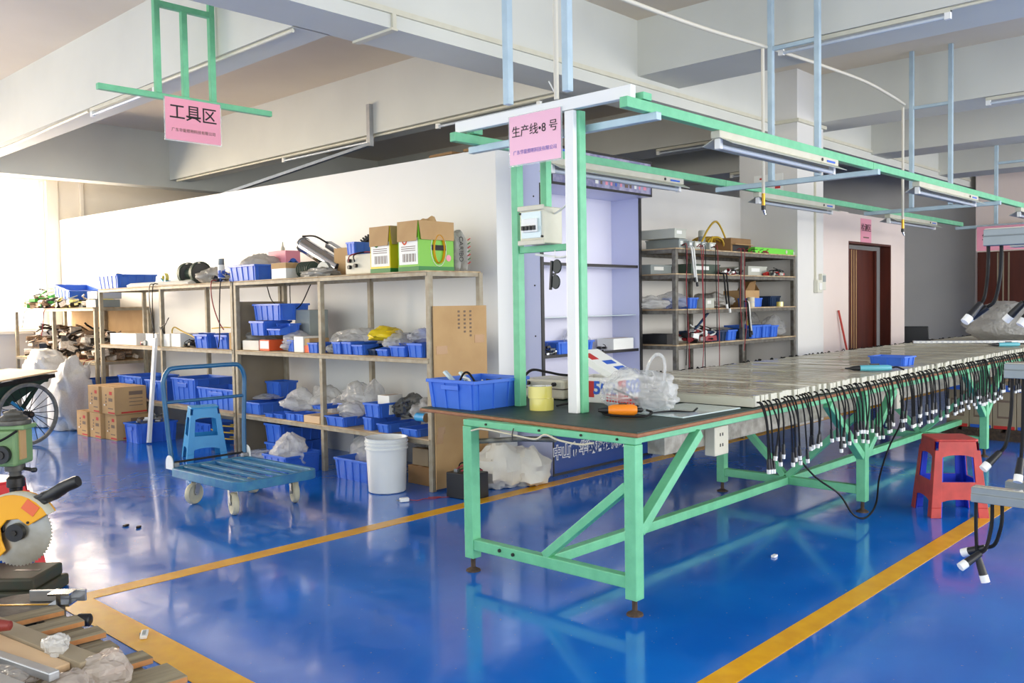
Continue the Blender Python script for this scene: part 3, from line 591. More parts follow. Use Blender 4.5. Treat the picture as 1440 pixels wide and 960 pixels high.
def bag(name, label, c, sz, seed, m='film', cat='bag', peak=.35, group=None, parent=None, crease=.28, n=36, rz=0, flat=.12, ears=False, boxy=1.0, sharp=62):
    """crumpled plastic bag resting on c (its base centre)"""
    nu, nv = n, n*2//3; vs = []; off = Vector((seed*3.7, seed*1.3, seed*2.1))
    for i in range(nv+1):
        th = math.pi*i/nv
        for j in range(nu):
            ph = 2*math.pi*j/nu; p = Vector((math.sin(th)*math.cos(ph), math.sin(th)*math.sin(ph), math.cos(th)))
            w_ = p+Vector((noise.noise(p*1.3+off*2),noise.noise(p*1.3-off),noise.noise(p*1.3+off*.5)))*.5
            f = 1+crease*(noise.noise(w_*1.5+off)*1.2+ (1-2.2*abs(noise.noise(w_*2.4+off)))*.45+(1-2.2*abs(noise.noise(w_*4.8+off)))*.22+noise.noise(p*10+off)*.06-.27)
            q = (Vector([math.copysign(abs(c_)**boxy, c_) for c_ in p]) if boxy != 1 else p)*f
            z = q.z
            if z > 0:
                tw = peak*max(0, math.cos(th))**3; z += tw; q.x *= 1-.35*min(1,tw); q.y *= 1-.35*min(1,tw)
            z = max(z, -1+flat+.02*noise.noise(p*5+off))
            vs.append((q.x*sz[0]/2, q.y*sz[1]/2, z))
    z0 = min(v[2] for v in vs); z1 = max(v[2] for v in vs)
    vs = [(a, b_, (z-z0)/(z1-z0)*sz[2]) for a,b_,z in vs]
    fs = [(i*nu+j, i*nu+(j+1)%nu, (i+1)*nu+(j+1)%nu, (i+1)*nu+j) for i in range(nv) for j in range(nu)]
    o = MB().add(vs, fs).build(name, m, parent, smooth=sharp, loc=c, rot=(0,0,rz))
    if not parent: tag(o, label, cat, group)
    if ears:
        for s in (-1,1):
            MB().tube(smooth_path([(0,s*sz[1]*.2,sz[2]*.8),(0,s*sz[1]*.42,sz[2]*1.12),(.01,s*sz[1]*.34,sz[2]*1.3),(0,s*sz[1]*.16,sz[2]*1.05),(0,s*sz[1]*.06,sz[2]*.8)],5), .016, 6, flat=.35).build('handle', m, o, smooth=50)
    return o
def clutter(name, label, c, sx, sy, h, n, seed, mats, parent=None, cat='parts', size=.05, loose=False):
    """mixed loose pieces heaped together: one joined mesh for each material"""
    r2 = random.Random(seed); root = None
    for k, m in enumerate(mats):
        b = MB()
        for i in range(n):
            s = size*r2.uniform(.5,1.4); x, y = r2.uniform(-1,1), r2.uniform(-1,1)
            zz = h*(1-.65*(x*x+y*y)/2)*r2.random(); p = (x*sx/2, y*sy/2, max(s*.28, zz))
            e = Matrix.Rotation(r2.uniform(0,6.3),3,'Z') @ Matrix.Rotation(r2.uniform(-.5,.5),3,'X')
            w = r2.random()
            if w < .45: b.obox(p, (s*r2.uniform(.5,1.3), s*.6, s*.4), e)
            elif w < .75: b.cyl(Vector(p)-e @ Vector((s*.5,0,0)), Vector(p)+e @ Vector((s*.5,0,0)), s*.2, n=7)
            else: b.tube([Vector(p)+e @ Vector((s*.6*math.cos(a*.7),s*.6*math.sin(a*.7),s*.1*a)) for a in range(8)], s*.07, 5)
        if root is None: root = b.build(name, m, parent, loc=c); root['kind'] = 'stuff'
        else: q = b.build('pieces', m, root); q['kind'] = 'stuff'
    if not parent: root['label'] = label; root['category'] = cat
    return root

# ================================================================== things on the bench
p0, p1 = at_z(620,571,.8), at_z(688,577,.8)
big = tub('large blue crate with black cables inside, on the left end of the workbench', 3.44, (p0.y+p1.y)/2+.04, .8, p0.y-p1.y+.005, .41, .155, group='large blue crates', handle=True, name='storage_crate', cat='crate')
clutter('crate_contents', 'black cables and clear tubes heaped in the bench crate', (3.44, (p0.y+p1.y)/2+.04, .81), .24, .2, .14, 12, 3, ('black_plastic','white_plastic','red_cable'), size=.08)
wire('cable_coil', 'black cable arching out of the crate on the bench', [(3.3,3.5,.93),(3.3,3.46,.985),(3.3,3.42,.99),(3.32,3.39,.94)], .006, 'black_rubber')
t = thing('profile_offcut', 'two pale translucent profile offcuts poking up from the bench crate', 'offcut', (3.38,3.5,.84))
MB().beam((0,0,0),(-.06,.13,.15),.04,.012).build('profile', 'glass_sheet', t); MB().beam((.05,-.04,0),(.0,.07,.145),.035,.012).build('profile', 'glass_sheet', t)
def tape_roll(label, c, r, h, rz):
    t = thing('tape_roll', label, 'tape', c, rz, 'packing tape rolls on the bench')
    MB().lathe([(.04,0),(r,0),(r,h),(.04,h),(.04,0)], n=28).build('tape', 'clear_tape', t, smooth=40); MB().lathe([(.036,0),(.04,0),(.04,h),(.036,h),(.036,0)], n=28).build('core', 'box_white', t, smooth=40)
c = at_z(763,578,.8); tape_roll('lower of two stacked rolls of clear yellow packing tape on the bench', (c.x+.05,c.y+.05,.8), .064, .062, 0); tape_roll('upper of two stacked rolls of clear yellow packing tape on the bench', (c.x+.052,c.y+.062,.8625), .064, .062, .4)
# grey power supply behind the posts
t = thing('power_supply', 'cream instrument case with cables standing behind the tape rolls', 'instrument', (4.02, 3.42, .8))
MB().box(-.13,.13,-.16,.16,.005,.115).build('case', 'cream_plastic', t, bevel=.012); MB().box(-.134,.134,-.164,.164,.06,.066).build('seam', 'rack_grey', t)
for y in (-.1,.1): MB().cyl((-.13,y,.09),(-.15,y,.09),.012,n=8).build('knob', 'black_plastic', t, smooth=40)
for k in range(4): MB().box(-.1+.14*(k%2),-.06+.14*(k%2),-.13+.22*(k//2),-.09+.22*(k//2),0,.005).build('foot', 'black_rubber', t)
wire('power_lead', 'thick black lead running from the bench crate past the green post', [(3.72,3.42,.93),(3.85,3.46,.97),(3.98,3.46,.95),(4.06,3.42,.93),(4.1,3.36,.925)], .008, 'black_rubber')
wire('power_lead', 'black lead lying on the mat behind the tape rolls', [(3.62,3.08,.807),(3.7,3.05,.815),(3.72,2.96,.812),(3.62,2.88,.807)], .006, 'black_rubber')
# glue carton with propped lid
t = thing('glue_carton', 'white printed display carton marked 502 with its lid propped open', 'carton', (4.02, 3.06, .8), R(4))
MB().box(-.11,.11,-.15,.15,0,.005).box(-.11,-.105,-.15,.15,.005,.14).box(.105,.11,-.15,.15,.005,.14).box(-.105,.105,-.15,-.145,.005,.14).box(-.105,.105,.145,.15,.005,.14).build('tray', 'box_white', t, bevel=.002)
lid = MB().box(-.115,.115,0,.31,0,.004).box(-.115,.115,.306,.31,-.03,0).box(-.115,-.111,0,.306,-.03,0).box(.111,.115,0,.306,-.03,0).build('lid', 'box_white', t, loc=(0,-.152,.142), rot=(R(27),0,0))
MB().box(-.09,-.02,.2,.27,.004,.005).build('print', 'red_ink', lid); MB().box(-.02,.08,.14,.18,.004,.005).build('print', 'cloud_blue', lid); MB().box(.0,.1,.07,.11,.004,.005).build('print', 'cloud_blue', lid)
MB().box(-.1,-.02,-.153,-.15,.03,.125).build('print', 'red_ink', t); text('502', .105, 'cloud_blue', t, (.05,-.1535,.08), FACE_MY, bold=.003); MB().box(-.1,.1,-.153,-.15,.0,.022).build('print', 'red_ink', t); text('OND', .034, 'ink', t, (-.06,-.1545,.075), FACE_MY, bold=.001)
text('502', .1, 'cloud_blue', t, (-.112,-.07,.08), FACE_MX, bold=.003); MB().box(-.1125,-.11,.0,.12,.03,.12).build('print', 'red_ink', t)
# orange electric screwdriver with its lead
t = thing('electric_screwdriver', 'orange electric screwdriver lying on the green bench mat', 'screwdriver', (3.53, 2.58, .828), R(-52))
MB().lathe([(.0,-.07),(.02,-.07),(.027,-.05),(.03,0),(.028,.05),(.018,.07),(0,.07)], n=18).xf(Matrix.Rotation(R(90),4,'Y')).build('body', 'orange_plastic', t, smooth=50); MB().lathe([(0,.07),(.016,.07),(.014,.1),(.008,.12),(0,.12)], n=14).xf(Matrix.Rotation(R(-90),4,'Y')).build('nose', 'black_plastic', t, smooth=50)
MB().lathe([(0,.068),(.012,.068),(.012,.09),(.005,.1),(0,.1)], n=12).xf(Matrix.Rotation(R(90),4,'Y')).build('strain_relief', 'black_plastic', t, smooth=50); MB().box(-.02,.02,-.006,.006,.026,.034).build('trigger', 'black_plastic', t)
c0 = [(3.6,2.49,.828),(3.62,2.47,.815),(3.52,2.45,.808),(3.46,2.56,.808),(3.5,2.68,.81),(3.62,2.68,.82),(3.72,2.62,.83),(3.8,2.72,.86),(3.78,2.82,.9)]
wire('screwdriver_lead', 'black coiled lead of the orange screwdriver', c0, .006, 'black_rubber'); wire('screwdriver_lead', 'black lead lying under the clear bag on the bench', [(3.64,2.5,.806),(3.75,2.44,.81),(3.8,2.36,.806),(3.86,2.38,.806),(3.95,2.42,.806)], .006, 'black_rubber')
c = at_z(885,577,.8); o = bag('carrier_bag', 'clear plastic carrier bag with red print standing on the bench', (c.x+.1,c.y+.02,.801), (.26,.46,.22), 5, 'film_clear', ears=False, crease=.3, peak=.1, n=60, rz=R(-12), boxy=.8)
MB().tube(smooth_path([(.0,-.06,.17),(.0,-.09,.24),(0,-.14,.285),(.0,-.19,.275),(.0,-.205,.22),(.0,-.19,.13)],6), .009, 10, flat=.5).build('handle', 'film_clear', o, smooth=50)
rp_ = MB()
r2 = random.Random(9)
for k in range(3):
    for j in range(10-k):
        y = .07-.022*j; rp_.box(-.1455+.0*k,-.145,y-.008,y+.006,.04+.016*k,.049+.016*k)
rp_.build('red_print', 'red_ink', o, rot=(0,0,R(0)))
tag(MB().box(0,.5,-.34,0,0,.006).build('glass_sheet', 'glass_sheet', loc=(3.63,2.63,.801), rot=(0,0,R(-3))), 'thin pale glass sheet lying on the mat beside the light bars', 'glass sheet')
# tools and small bin lying on the light bars
def teal_driver(label, c, rz):
    t = thing('electric_screwdriver', label, 'screwdriver', c, rz)
    MB().lathe([(0,-.1),(.02,-.1),(.022,-.02),(.021,.09),(.016,.11),(0,.11)], n=16).xf(Matrix.Rotation(R(90),4,'Y')).build('body', 'teal_plastic', t, smooth=50); MB().lathe([(0,.1),(.019,.1),(.016,.14),(.007,.17),(.004,.2),(0,.2)], n=14).xf(Matrix.Rotation(R(-90),4,'Y')).build('nose', 'black_plastic', t, smooth=50)
    MB().box(-.03,.03,-.006,.006,.02,.03).build('trigger', 'black_plastic', t); MB().tube(smooth_path([(.11,0,0),(.15,0,.005),(.2,.01,-.015)],5),.006,6).build('lead', 'black_rubber', t, smooth=60)
q = at_z(1230,517,.88); teal_driver('teal electric screwdriver lying on the light bars beside the small blue bin', (q.x,q.y,.8785), R(-50))
q = at_z(1418,484,.88); teal_driver('teal electric screwdriver lying on the far light bars near the right edge', (q.x,q.y,.8785), R(-46))
q = at_z(1257,514,.86); tub('small blue bin lying on the light bars behind the teal screwdriver', q.x+.1, q.y+.05, .857, .26, .17, .07, rz=R(-6), group='small bins on the bench')
clutter('end_caps', 'loose cream end caps on the light bars beside the small bin', (6.95,2.6,.857), .2, .2, .02, 10, 12, ('bar_cream',), size=.035)
# far bag heap and LED profile on the bench
q = at_z(1440,478,.86); bag('clear_sack', 'big clear sack of white fittings at the far end of the bench', (11.0,2.75,.858), (.8,.9,.45), 8, 'film_grey', crease=.2, peak=.2, n=36)
t = thing('led_profile', 'long aluminium LED profile lying across the far light bars', 'profile', (10.4,2.95,.858), R(-62)); MB().box(-.6,.7,-.03,.03,0,.03).build('profile', 'aluminium', t, bevel=.003)
sp = MB()
for k in range(22): sp.box(-.57+k*.055,-.54+k*.055,-.033,-.0301,.009,.021)
sp.build('led_strip', 'box_white', t)

# ================================================================== stools
def stool(name, label, loc, rz, m, h=.46, group=None, inner=None, w=.29, tw=.2, gap=(.3,.66)):
    t = thing(name, label, 'stool', loc, rz, group)
    def shell(off, mm, nm):
        a, b_ = w/2-off, tw/2-off; z1 = h-off
        # four splayed legs, each an angle of two tapering plates, joined by aprons and hoops
        def pt(k, z): s = a+(b_-a)*z/z1; return s
        legs = []
        for sx in (-1,1):
            for sy in (-1,1):
                g = MB()
                for (z0,z_1,w0,w1) in ((0,.13*h,.062,.06),(.13*h,.86*h,.06,.045),):
                    s0, s1 = pt(0,z0), pt(0,z_1); tk = .006
                    g.add([(sx*s0,sy*s0,z0),(sx*(s0-w0),sy*s0,z0),(sx*(s0-w0),sy*(s0-tk),z0),(sx*(s0-tk),sy*(s0-tk),z0),(sx*(s0-tk),sy*(s0-w0),z0),(sx*s0,sy*(s0-w0),z0),
                           (sx*s1,sy*s1,z_1),(sx*(s1-w1),sy*s1,z_1),(sx*(s1-w1),sy*(s1-tk),z_1),(sx*(s1-tk),sy*(s1-tk),z_1),(sx*(s1-tk),sy*(s1-w1),z_1),(sx*s1,sy*(s1-w1),z_1)],
                          [(0,1,2,3,4,5),(11,10,9,8,7,6)]+[(k,(k+1)%6,6+(k+1)%6,6+k) for k in range(6)])
                g.build('leg', mm, t, bevel=.004)
        def band(z0, z_1, nmb):
            s0, s1 = pt(0,z0), pt(0,z_1); tk = .0055; q = .0
            g = MB(); n = 8
            for r in range(4):
                e = Matrix.Rotation(r*math.pi/2, 3, 'Z')
                # arched lower edge of each side panel
                vs = []; fs = []
                for i in range(n+1):
                    f = -1+2*i/n; arch = (z_1-z0)*.45*max(0, abs(f)**3-.0)
                    zl = z0-arch*.8
                    sl = pt(0,zl)
                    for zz, ss in ((zl,sl),(z_1,s1)):
                        for dd in (0,tk): vs.append(e @ Vector((f*(ss-.02), -(ss-dd-.0005), zz)))
                for i in range(n):
                    o = i*4; fs += [(o,o+4,o+6,o+2),(o+1,o+3,o+7,o+5),(o,o+1,o+5,o+4),(o+2,o+6,o+7,o+3)]
                g.add(vs, fs)
            g.build(nmb, mm, t, smooth=40)
        band(.80*h, z1-.012, 'apron'); band(gap[0]*h-.03, gap[0]*h+.045*h/.46*1.6, 'hoop')
        g = MB(); s1 = b_+.004; n = 7
        ring = [(x*s1,y*s1) for x,y in ((-1,-.8),(-.94,-.94),(-.8,-1),(.8,-1),(.94,-.94),(1,-.8),(1,.8),(.94,.94),(.8,1),(-.8,1),(-.94,.94),(-1,.8))]
        g.prism(ring, z1-.016, z1, 'z'); g.build('seat', mm, t, bevel=.006)
        return g
    shell(0, m, 'outer')
    if inner: shell(.008, inner, 'inner')
    return t
stool('plastic_stool', 'scuffed red plastic stool stacked over a blue one beside the workbench', (5.94,1.82,0), R(38), 'stool_red', .48, inner='stool_inner_blue', w=.345, tw=.255)
stool('plastic_stool', 'light blue plastic stool standing behind the platform trolley', (3.98,7.62,0), R(-20), 'stool_blue', .475, w=.36, tw=.24)
stool('plastic_stool', 'bright red plastic stool partly hidden behind the yellow mitre saw', (1.5,5.2,0), R(15), 'stool_red_bright', .475, inner='stool_inner_blue', w=.37, tw=.26)
# ================================================================== platform trolley
t = thing('platform_trolley', 'blue slatted platform trolley with a tubular push handle', 'trolley', (3.205,5.6,0), R(1))
X, Y, Z0, Z1 = .315, .47, .185, .245
def rr(x, y, r, n=5):
    out = []
    for cx, cy, a0 in ((x-r,y-r,0),(-x+r,y-r,90),(-x+r,-y+r,180),(x-r,-y+r,270)):
        out += [(cx+r*math.cos(R(a0+90*k/n)), cy+r*math.sin(R(a0+90*k/n))) for k in range(n+1)]
    return out
o_, i_ = rr(X,Y,.09), rr(X-.035,Y-.035,.06); n = len(o_)
fr = MB().add([(x,y,z) for z in (Z0,Z1) for x,y in o_]+[(x,y,z) for z in (Z0,Z1) for x,y in i_],
   [(k,(k+1)%n,n+(k+1)%n,n+k) for k in range(n)]+[(2*n+k,3*n+k,3*n+(k+1)%n,2*n+(k+1)%n) for k in range(n)]+[(n+k,n+(k+1)%n,3*n+(k+1)%n,3*n+k) for k in range(n)]+[(k,2*n+k,2*n+(k+1)%n,(k+1)%n) for k in range(n)])
fr.build('deck_frame', 'cart_blue', t, smooth=40, bevel=.004)
for x in (-.19,-.064,.064,.19): MB().box(x-.024,x+.024,-Y+.03,Y-.03,Z1-.026,Z1-.004).build('slat', 'cart_blue', t, bevel=.003)
for y in (-.24,.2): MB().box(-X+.03,X-.03,y-.02,y+.02,Z0,Z0+.009).build('cross_member', 'cart_blue', t)
hp = [(-.285,Y-.02,.26),(-.30,Y+.0,.5),(-.318,Y+.01,.78),(-.316,Y+.01,.86),(-.28,Y+.01,.925),(-.22,Y+.01,.94),(0,Y+.01,.94),(.22,Y+.01,.94),(.28,Y+.01,.925),(.316,Y+.01,.86),(.318,Y+.01,.78),(.30,Y,.5),(.285,Y-.02,.26)]
h = MB().tube(smooth_path(hp,4), .0165, 10).build('push_handle', 'handle_blue', t, smooth=60)
MB().cyl((-.312,Y+.008,.70),(.312,Y+.008,.70),.012,n=8).build('handle_bar', 'handle_blue', h, smooth=60); MB().cyl((-.29,Y-.02,.275),(.29,Y-.02,.275),.008,n=8).build('pivot_rod', 'dark_steel', h, smooth=60)
for s in (-1,1):
    g = [( Y-.02+.05*math.cos(a), .275+.055*math.sin(a)) for a in [math.pi*k/8 for k in range(9)]]+[(Y-.07,.23),(Y+.03,.23)]
    MB().prism(g, s*.305-.005, s*.305+.005, 'x').build('hinge_plate', 'white_plastic', t, bevel=.003); MB().box(s*.27-.02,s*.27+.02,Y-.06,Y-.02,Z1,Z1+.03).build('latch', 'steel', t, bevel=.004)
for x,y,a in ((-.235,.25,15),(-.235,-.27,75),(.235,-.27,70),(.235,.25,25)):
    w = MB().lathe([(.012,-.016),(.03,-.018),(.05,-.012),(.066,-.02),(.074,-.012),(.075,0),(.074,.012),(.066,.02),(.05,.012),(.03,.018),(.012,.016)], n=22).xf(Matrix.Translation((x,y,.075)) @ Matrix.Rotation(R(a),4,'Z') @ Matrix.Rotation(R(90),4,'X')).build('caster_wheel', 'wheel_cream', t, smooth=50)
    e = Matrix.Rotation(R(a),3,'Z'); g = MB()
    for s in (-1,1):
        q = e @ Vector((0,s*.026,0)); q2 = e @ Vector((.03,s*.026,0))
        g.beam((x+q.x,y+q.y,.075),(x+q2.x,y+q2.y,.182),.04,.004,(q.x,q.y,0))
    g.cyl((x+(e@Vector((0,.032,0))).x,y+(e@Vector((0,.032,0))).y,.075),(x+(e@Vector((0,-.032,0))).x,y+(e@Vector((0,-.032,0))).y,.075),.01,n=8)
    g.cbox((x+(e@Vector((.03,0,0))).x,y+(e@Vector((.03,0,0))).y,.181),(.07,.07,.006)).build('caster_fork', 'aluminium', w)

# ================================================================== floor things in front of the racks
def pail(name, label, c, r0, r1, h, m, rings=(.8,.87,.93), cat='bucket', n=36):
    t = thing(name, label, cat, c)
    MB().lathe([(0,0),(r0-.01,0),(r0,.008),(r1,h-.004),(r1+.006,h),(r1-.004,h),(r1-.008,h-.01),(r0-.008,.012),(0,.012)], n=n).build('body', m, t, smooth=40)
    for f in rings:
        r = r0+(r1-r0)*f; MB().lathe([(r-.001,h*f-.006),(r+.009,h*f-.004),(r+.009,h*f+.004),(r-.001,h*f+.006)], n=n).build('ring', m, t, smooth=40)
    return t
pail('white_bucket', 'tall white plastic bucket standing before the right end of the long rack', (4.1,5.13,0), .137, .152, .40, 'bucket_white')
t = thing('battery_block', 'black battery block with coloured wires on the floor by the bench leg', 'battery', (4.33,4.52,0), R(6))
MB().box(-.09,.09,-.12,.12,0,.18).build('case', 'black_plastic', t, bevel=.006); MB().box(-.05,-.03,.05,.08,.18,.2).build('terminal', 'steel', t); MB().box(-.05,-.03,-.08,-.05,.18,.2).build('terminal', 'steel', t)
for k,(m_,pts) in enumerate((('red_cable',[(-.04,.06,.2),(-.06,.0,.23),(-.05,-.06,.24),(0,-.1,.21)]),('yellow_hose',[(-.05,-.06,.2),(-.1,-.07,.18),(-.11,-.1,.16),(-.08,-.13,.19)]),('red_cable',[(-.03,.02,.19),(-.08,-.02,.2),(-.06,-.1,.22),(.02,-.12,.2)]),('black_rubber',[(.0,.08,.18),(-.02,.04,.24),(.02,-.03,.235),(.05,-.1,.19)]))):
    MB().tube(smooth_path(pts),.005,6).build('lead', m_, t, smooth=60)
t = thing('plug_and_lead', 'white mains plug on a thin red lead lying on the blue floor', 'plug', (3.95,4.74,0), R(-25))
MB().box(-.045,.02,-.018,.018,.002,.03).build('plug', 'white_plastic', t, bevel=.006); MB().cyl((-.045,.008,.015),(-.065,.008,.015),.003,n=6).cyl((-.045,-.008,.015),(-.065,-.008,.015),.003,n=6).build('pins', 'steel', t)
MB().tube(smooth_path([(.02,0,.012),(.08,-.01,.005),(.14,.02,.005),(.2,-.01,.005),(.26,.03,.005),(.17,.04,.006),(.3,.0,.005),(.36,.01,.005)]), .0028, 6).build('lead', 'red_cable', t, smooth=60)
o = bag('paper_sack', 'slumped off-white woven sack with black writing by the cabinet', (4.74,4.6,0), (.42,.36,.37), 11, 'sack_paper', 'sack', crease=.3, peak=.4, n=24, rz=.3, boxy=.85, sharp=38)
bag('sack_flap', None, (.16,-.16,.0), (.36,.3,.3), 13, 'sack_paper', parent=o, crease=.32, peak=.2, n=22, boxy=.8, sharp=38)
for k,(y,z,a) in enumerate(((.06,.2,.5),(-.02,.22,-.4),(.04,.15,.9),(-.05,.17,.2),(.09,.13,-.7))):
    MB().beam((-.2+abs(y)*.25,y-.025*math.cos(a),z-.025*math.sin(a)),(-.2+abs(y)*.25,y+.025*math.cos(a),z+.025*math.sin(a)),.007,.007).build('brush_mark', 'ink', o)
tag(MB().prism([(-.05,-.12),(.06,-.1),(.08,.1),(-.03,.16),(-.08,.03)],0,.006,'z').build('paper_scrap', 'sack_paper', loc=(4.5,4.66,.002)), 'crumpled white paper scrap on the floor at the foot of the cardboard panel', 'scrap')
# cartons by the rack end
def print_carton(label, x0, x1, y0, y1, z0, z1):
    t, a, b_, h = carton('carton', label, x0,x1,y0,y1,z0,z1, 'card', group='stacked brown cartons by the rack')
    MB().box(-a-.001,-a,-b_,b_*.0,.012,.028).build('red_band', 'red_ink', t); MB().box(-a*.6,a,-b_-.001,-b_,.012,.028).build('red_band', 'red_ink', t)
    g = MB()
    for k in range(4): g.box(-a-.001,-a,b_*.2-.03*0,b_*.2+.02+.01*(k%2),h*.3+k*h*.12,h*.3+k*h*.12+.02)
    for k in range(4): g.box(-a*.1,a*.75,-b_-.001,-b_,h*.3+k*h*.13,h*.3+k*h*.13+(.008 if k<3 else .04))
    g.box(-a-.001,-a,-b_*.7,-b_*.1,h*.48,h*.6); g.box(-a-.001,-a,-b_*.75,-b_*.0,h*.2,h*.24)
    g.build('dark_print', 'ink_grey', t, kind='stuff'); MB().box(-a-.002,-a,-b_*.65,-b_*.25,h*.72,h*.84).build('logo_print', 'red_ink', t); MB().box(-a-.0015,-a,b_*.5,b_*.64,h*.3,h*.36).build('white_label', 'box_white', t)
CW = .27
y = 9.33
print_carton('brown carton at the front of the lower row, next to the blue crate of fittings', 3.90,4.24,9.32,9.60,0,.27)
print_carton('brown carton in the middle of the lower row', 3.86,4.2,9.62,9.90,0,.27); print_carton('brown carton at the far end of the lower row, beside the white sacks', 3.84,4.18,9.92,10.2,0,.27)
print_carton('brown carton on top of the stack, nearer one', 3.88,4.22,9.30,9.62,.272,.56); print_carton('brown carton on top of the stack, farther one', 3.86,4.2,9.64,9.92,.272,.56)
bag('woven_sack', 'tall white woven sack standing beside the spoked wheel', (3.95,11.35,0), (.46,.62,.92), 21, 'sack', 'sack', crease=.22, peak=.12, group='white woven sacks', n=44, boxy=.5); bag('woven_sack', 'white woven sack with a tied neck, between cartons and tall sack', (3.98,10.7,0), (.4,.42,.86), 24, 'sack', 'sack', crease=.24, peak=.45, group='white woven sacks', n=44, boxy=.6)
o = MB().beam((0,0,.012),(.195,.2,1.06),.05,.03,(1,0,0)).build('white_plank', 'white_plastic', loc=(4.03,8.86,.0)); tag(o, 'long white plastic profile leaning against the rack front', 'profile')

# ================================================================== long storage rack
def rack(name, label, x0, x1, ys, top, levels, m='rack_steel', bm='rack_board', tw=.04):
    t = thing(name, label, 'rack', (x0,ys[0],0)); W = x1-x0
    for y in ys:
        for x in (0, W-tw): MB().box(x,x+tw,y-ys[0]-tw/2,y-ys[0]+tw/2,0,top).build('post', m, t, bevel=.003)
    for z in levels:
        a, b_ = 0, ys[-1]-ys[0]
        for x in (-.004, W-tw*.6): MB().box(x,x+tw*.6,a,b_,z-.042,z-.012).build('beam', m, t, bevel=.003)
        for y in (a,b_): MB().box(tw*.6,W-tw*.6,y-.012,y+.012,z-.042,z-.012).build('end_beam', m, t)
        for k in range(len(ys)-1): MB().box(-.008,W,ys[k]-ys[0]+.001,ys[k+1]-ys[0]-.001,z-.012,z-.001).build('shelf_board', bm, t, bevel=.002)
    return t
TOP, MID, LOW = 1.61, .975, .385
rack('steel_rack', 'right-hand rusty steel rack with green snack boxes on top', 4.27,4.82,(4.84,6.18,7.52),TOP-.0125,(TOP,MID,LOW))
rack('steel_rack', 'left-hand rusty steel rack with large blue crates on its bottom shelf', 4.27,4.82,(7.585,9.03,10.56),TOP-.0125,(TOP,MID,LOW))
rack('steel_rack', 'lower rusty rack by the window piled with scrap electronics', 4.27,4.95,(10.72,12.02,13.38),1.385,(1.4,.76,.25))
def panel(name, label, x0,x1,y0,y1,z0,z1, m='card', tapes=()):
    o = MB().box(x0,x1,y0,y1,z0,z1).build(name, m); tag(o, label, 'cardboard')
    for (a,b_,c,d) in tapes: MB().box(a,b_,y0-.002,y0,c,d).build('packing_tape', 'tape_brown', o)
    return o
o = panel('cardboard_panel', 'tall cardboard panel taped over the right end of the rack', 4.29,4.83,4.80,4.808,.02,1.35, tapes=((4.31,4.42,1.0,1.06),(4.7,4.8,1.07,1.13),(4.3,4.36,.35,.42),(4.72,4.82,.5,.56),(4.31,4.38,.42,.47)))
g = MB()
for k in range(3):
    for j in range(5+k): g.box(4.53+k*.06,4.55+k*.06,4.798,4.8,1.3-.03*j,1.315-.03*j)
g.build('print', 'ink_grey', o, kind='stuff')
panel('cardboard_panel', 'cardboard divider between the two racks, upper piece', 4.32,4.80,7.545,7.555,.99,1.42, 'card_grey'); panel('cardboard_panel', 'cardboard divider between the two racks, lower piece', 4.32,4.80,7.545,7.555,.02,.93, 'card_grey')
panel('cardboard_panel', 'sunlit cardboard sheet standing behind the window rack', 4.955,4.965,10.75,13.2,.9,1.38, 'card')

G1 = 'blue storage bins on the racks'
st = shelf_tub
# --- top shelf
st('blue bin with a grey bag in it, on the rack top near the middle', 322,359,397,371,TOP,4.30,.42)
st('shallow blue bin resting on the white electrical chest on the rack top', 487,499,358,346,TOP+.165,4.36,.2,H=.1)
st('blue bin with a green cloth on its rim, left end of the rack top', 138,165,403,385,TOP,4.32,.46)
bag('plastic_bag', 'grey plastic bag bulging from the blue bin on the rack top', (4.5,7.42,TOP+.06), (.36,.34,.2), 31, 'film_grey', crease=.3); bag('cloth', 'dark green cloth hanging over a blue bin rim', (4.38,10.28,TOP+.125), (.1,.22,.05), 32, 'motor_green', 'cloth', crease=.3)
y = at_x(395,390,4.55).y
t, a, b_, h = carton('detergent_box', 'pink and blue printed box standing behind a blue bin on the rack top', 4.62,4.78,7.2,7.5,TOP,TOP+.28,'pink_box')
g = MB()
for cx,cz,r in ((0,.17,.05),(.04,.15,.04),(-.04,.15,.04),(0,.12,.05)): g.cyl((cx*.8,-b_-.002,cz),(cx*.8,-b_,cz),r*.8,n=14)
g.build('cloud_print', 'cloud_blue', t); MB().box(-.04,.04,-b_-.003,-b_-.002,.02,.07).build('print','box_white',t); MB().lathe([(.02,0),(.02,.03),(.008,.05),(.004,.09),(0,.09)],(0,.02,h),12).build('bottle_top','cream_plastic',t,smooth=40)
t, a, b_, h = carton('parts_box', 'low cream and brown carton beside the blue bin on the rack top', 4.31,4.7,6.72,6.95,TOP,TOP+.14,'box_white'); MB().box(-a-.001,a+.001,-b_-.001,b_+.001,h-.05,h-.002).build('lid_band','card',t)
# motors, steel cylinder, fan ring
t = thing('steel_cylinder', 'shiny stainless cylinder tilted among motors on the rack top', 'cylinder', (4.55,6.45,TOP+.1))
q0, q1 = Vector((0,.34,.2)), Vector((0,-.2,-.03)); MB().cyl(q0,q1,.065,n=24).build('barrel','chrome',t,smooth=40); MB().cyl(q0+(q0-q1).normalized()*.02,q0,.07,n=24).build('end_ring','steel',t,smooth=40); MB().cyl(q1,q1-(q0-q1).normalized()*.02,.07,n=24).build('end_ring','dark_steel',t,smooth=40)
MB().beam(Vector((.1,.12,.2)),Vector((.1,-.22,.05)),.06,.06).build('side_channel','steel',t,bevel=.004); MB().tube(smooth_path([(0,.36,.28),(.02,.2,.27),(.05,.05,.2)]),.008,6).build('hose','dark_steel',t,smooth=60)
t = thing('fan_motor', 'dark finned electric motor on the rack top before the steel cylinder', 'motor', (4.42,6.55,TOP))
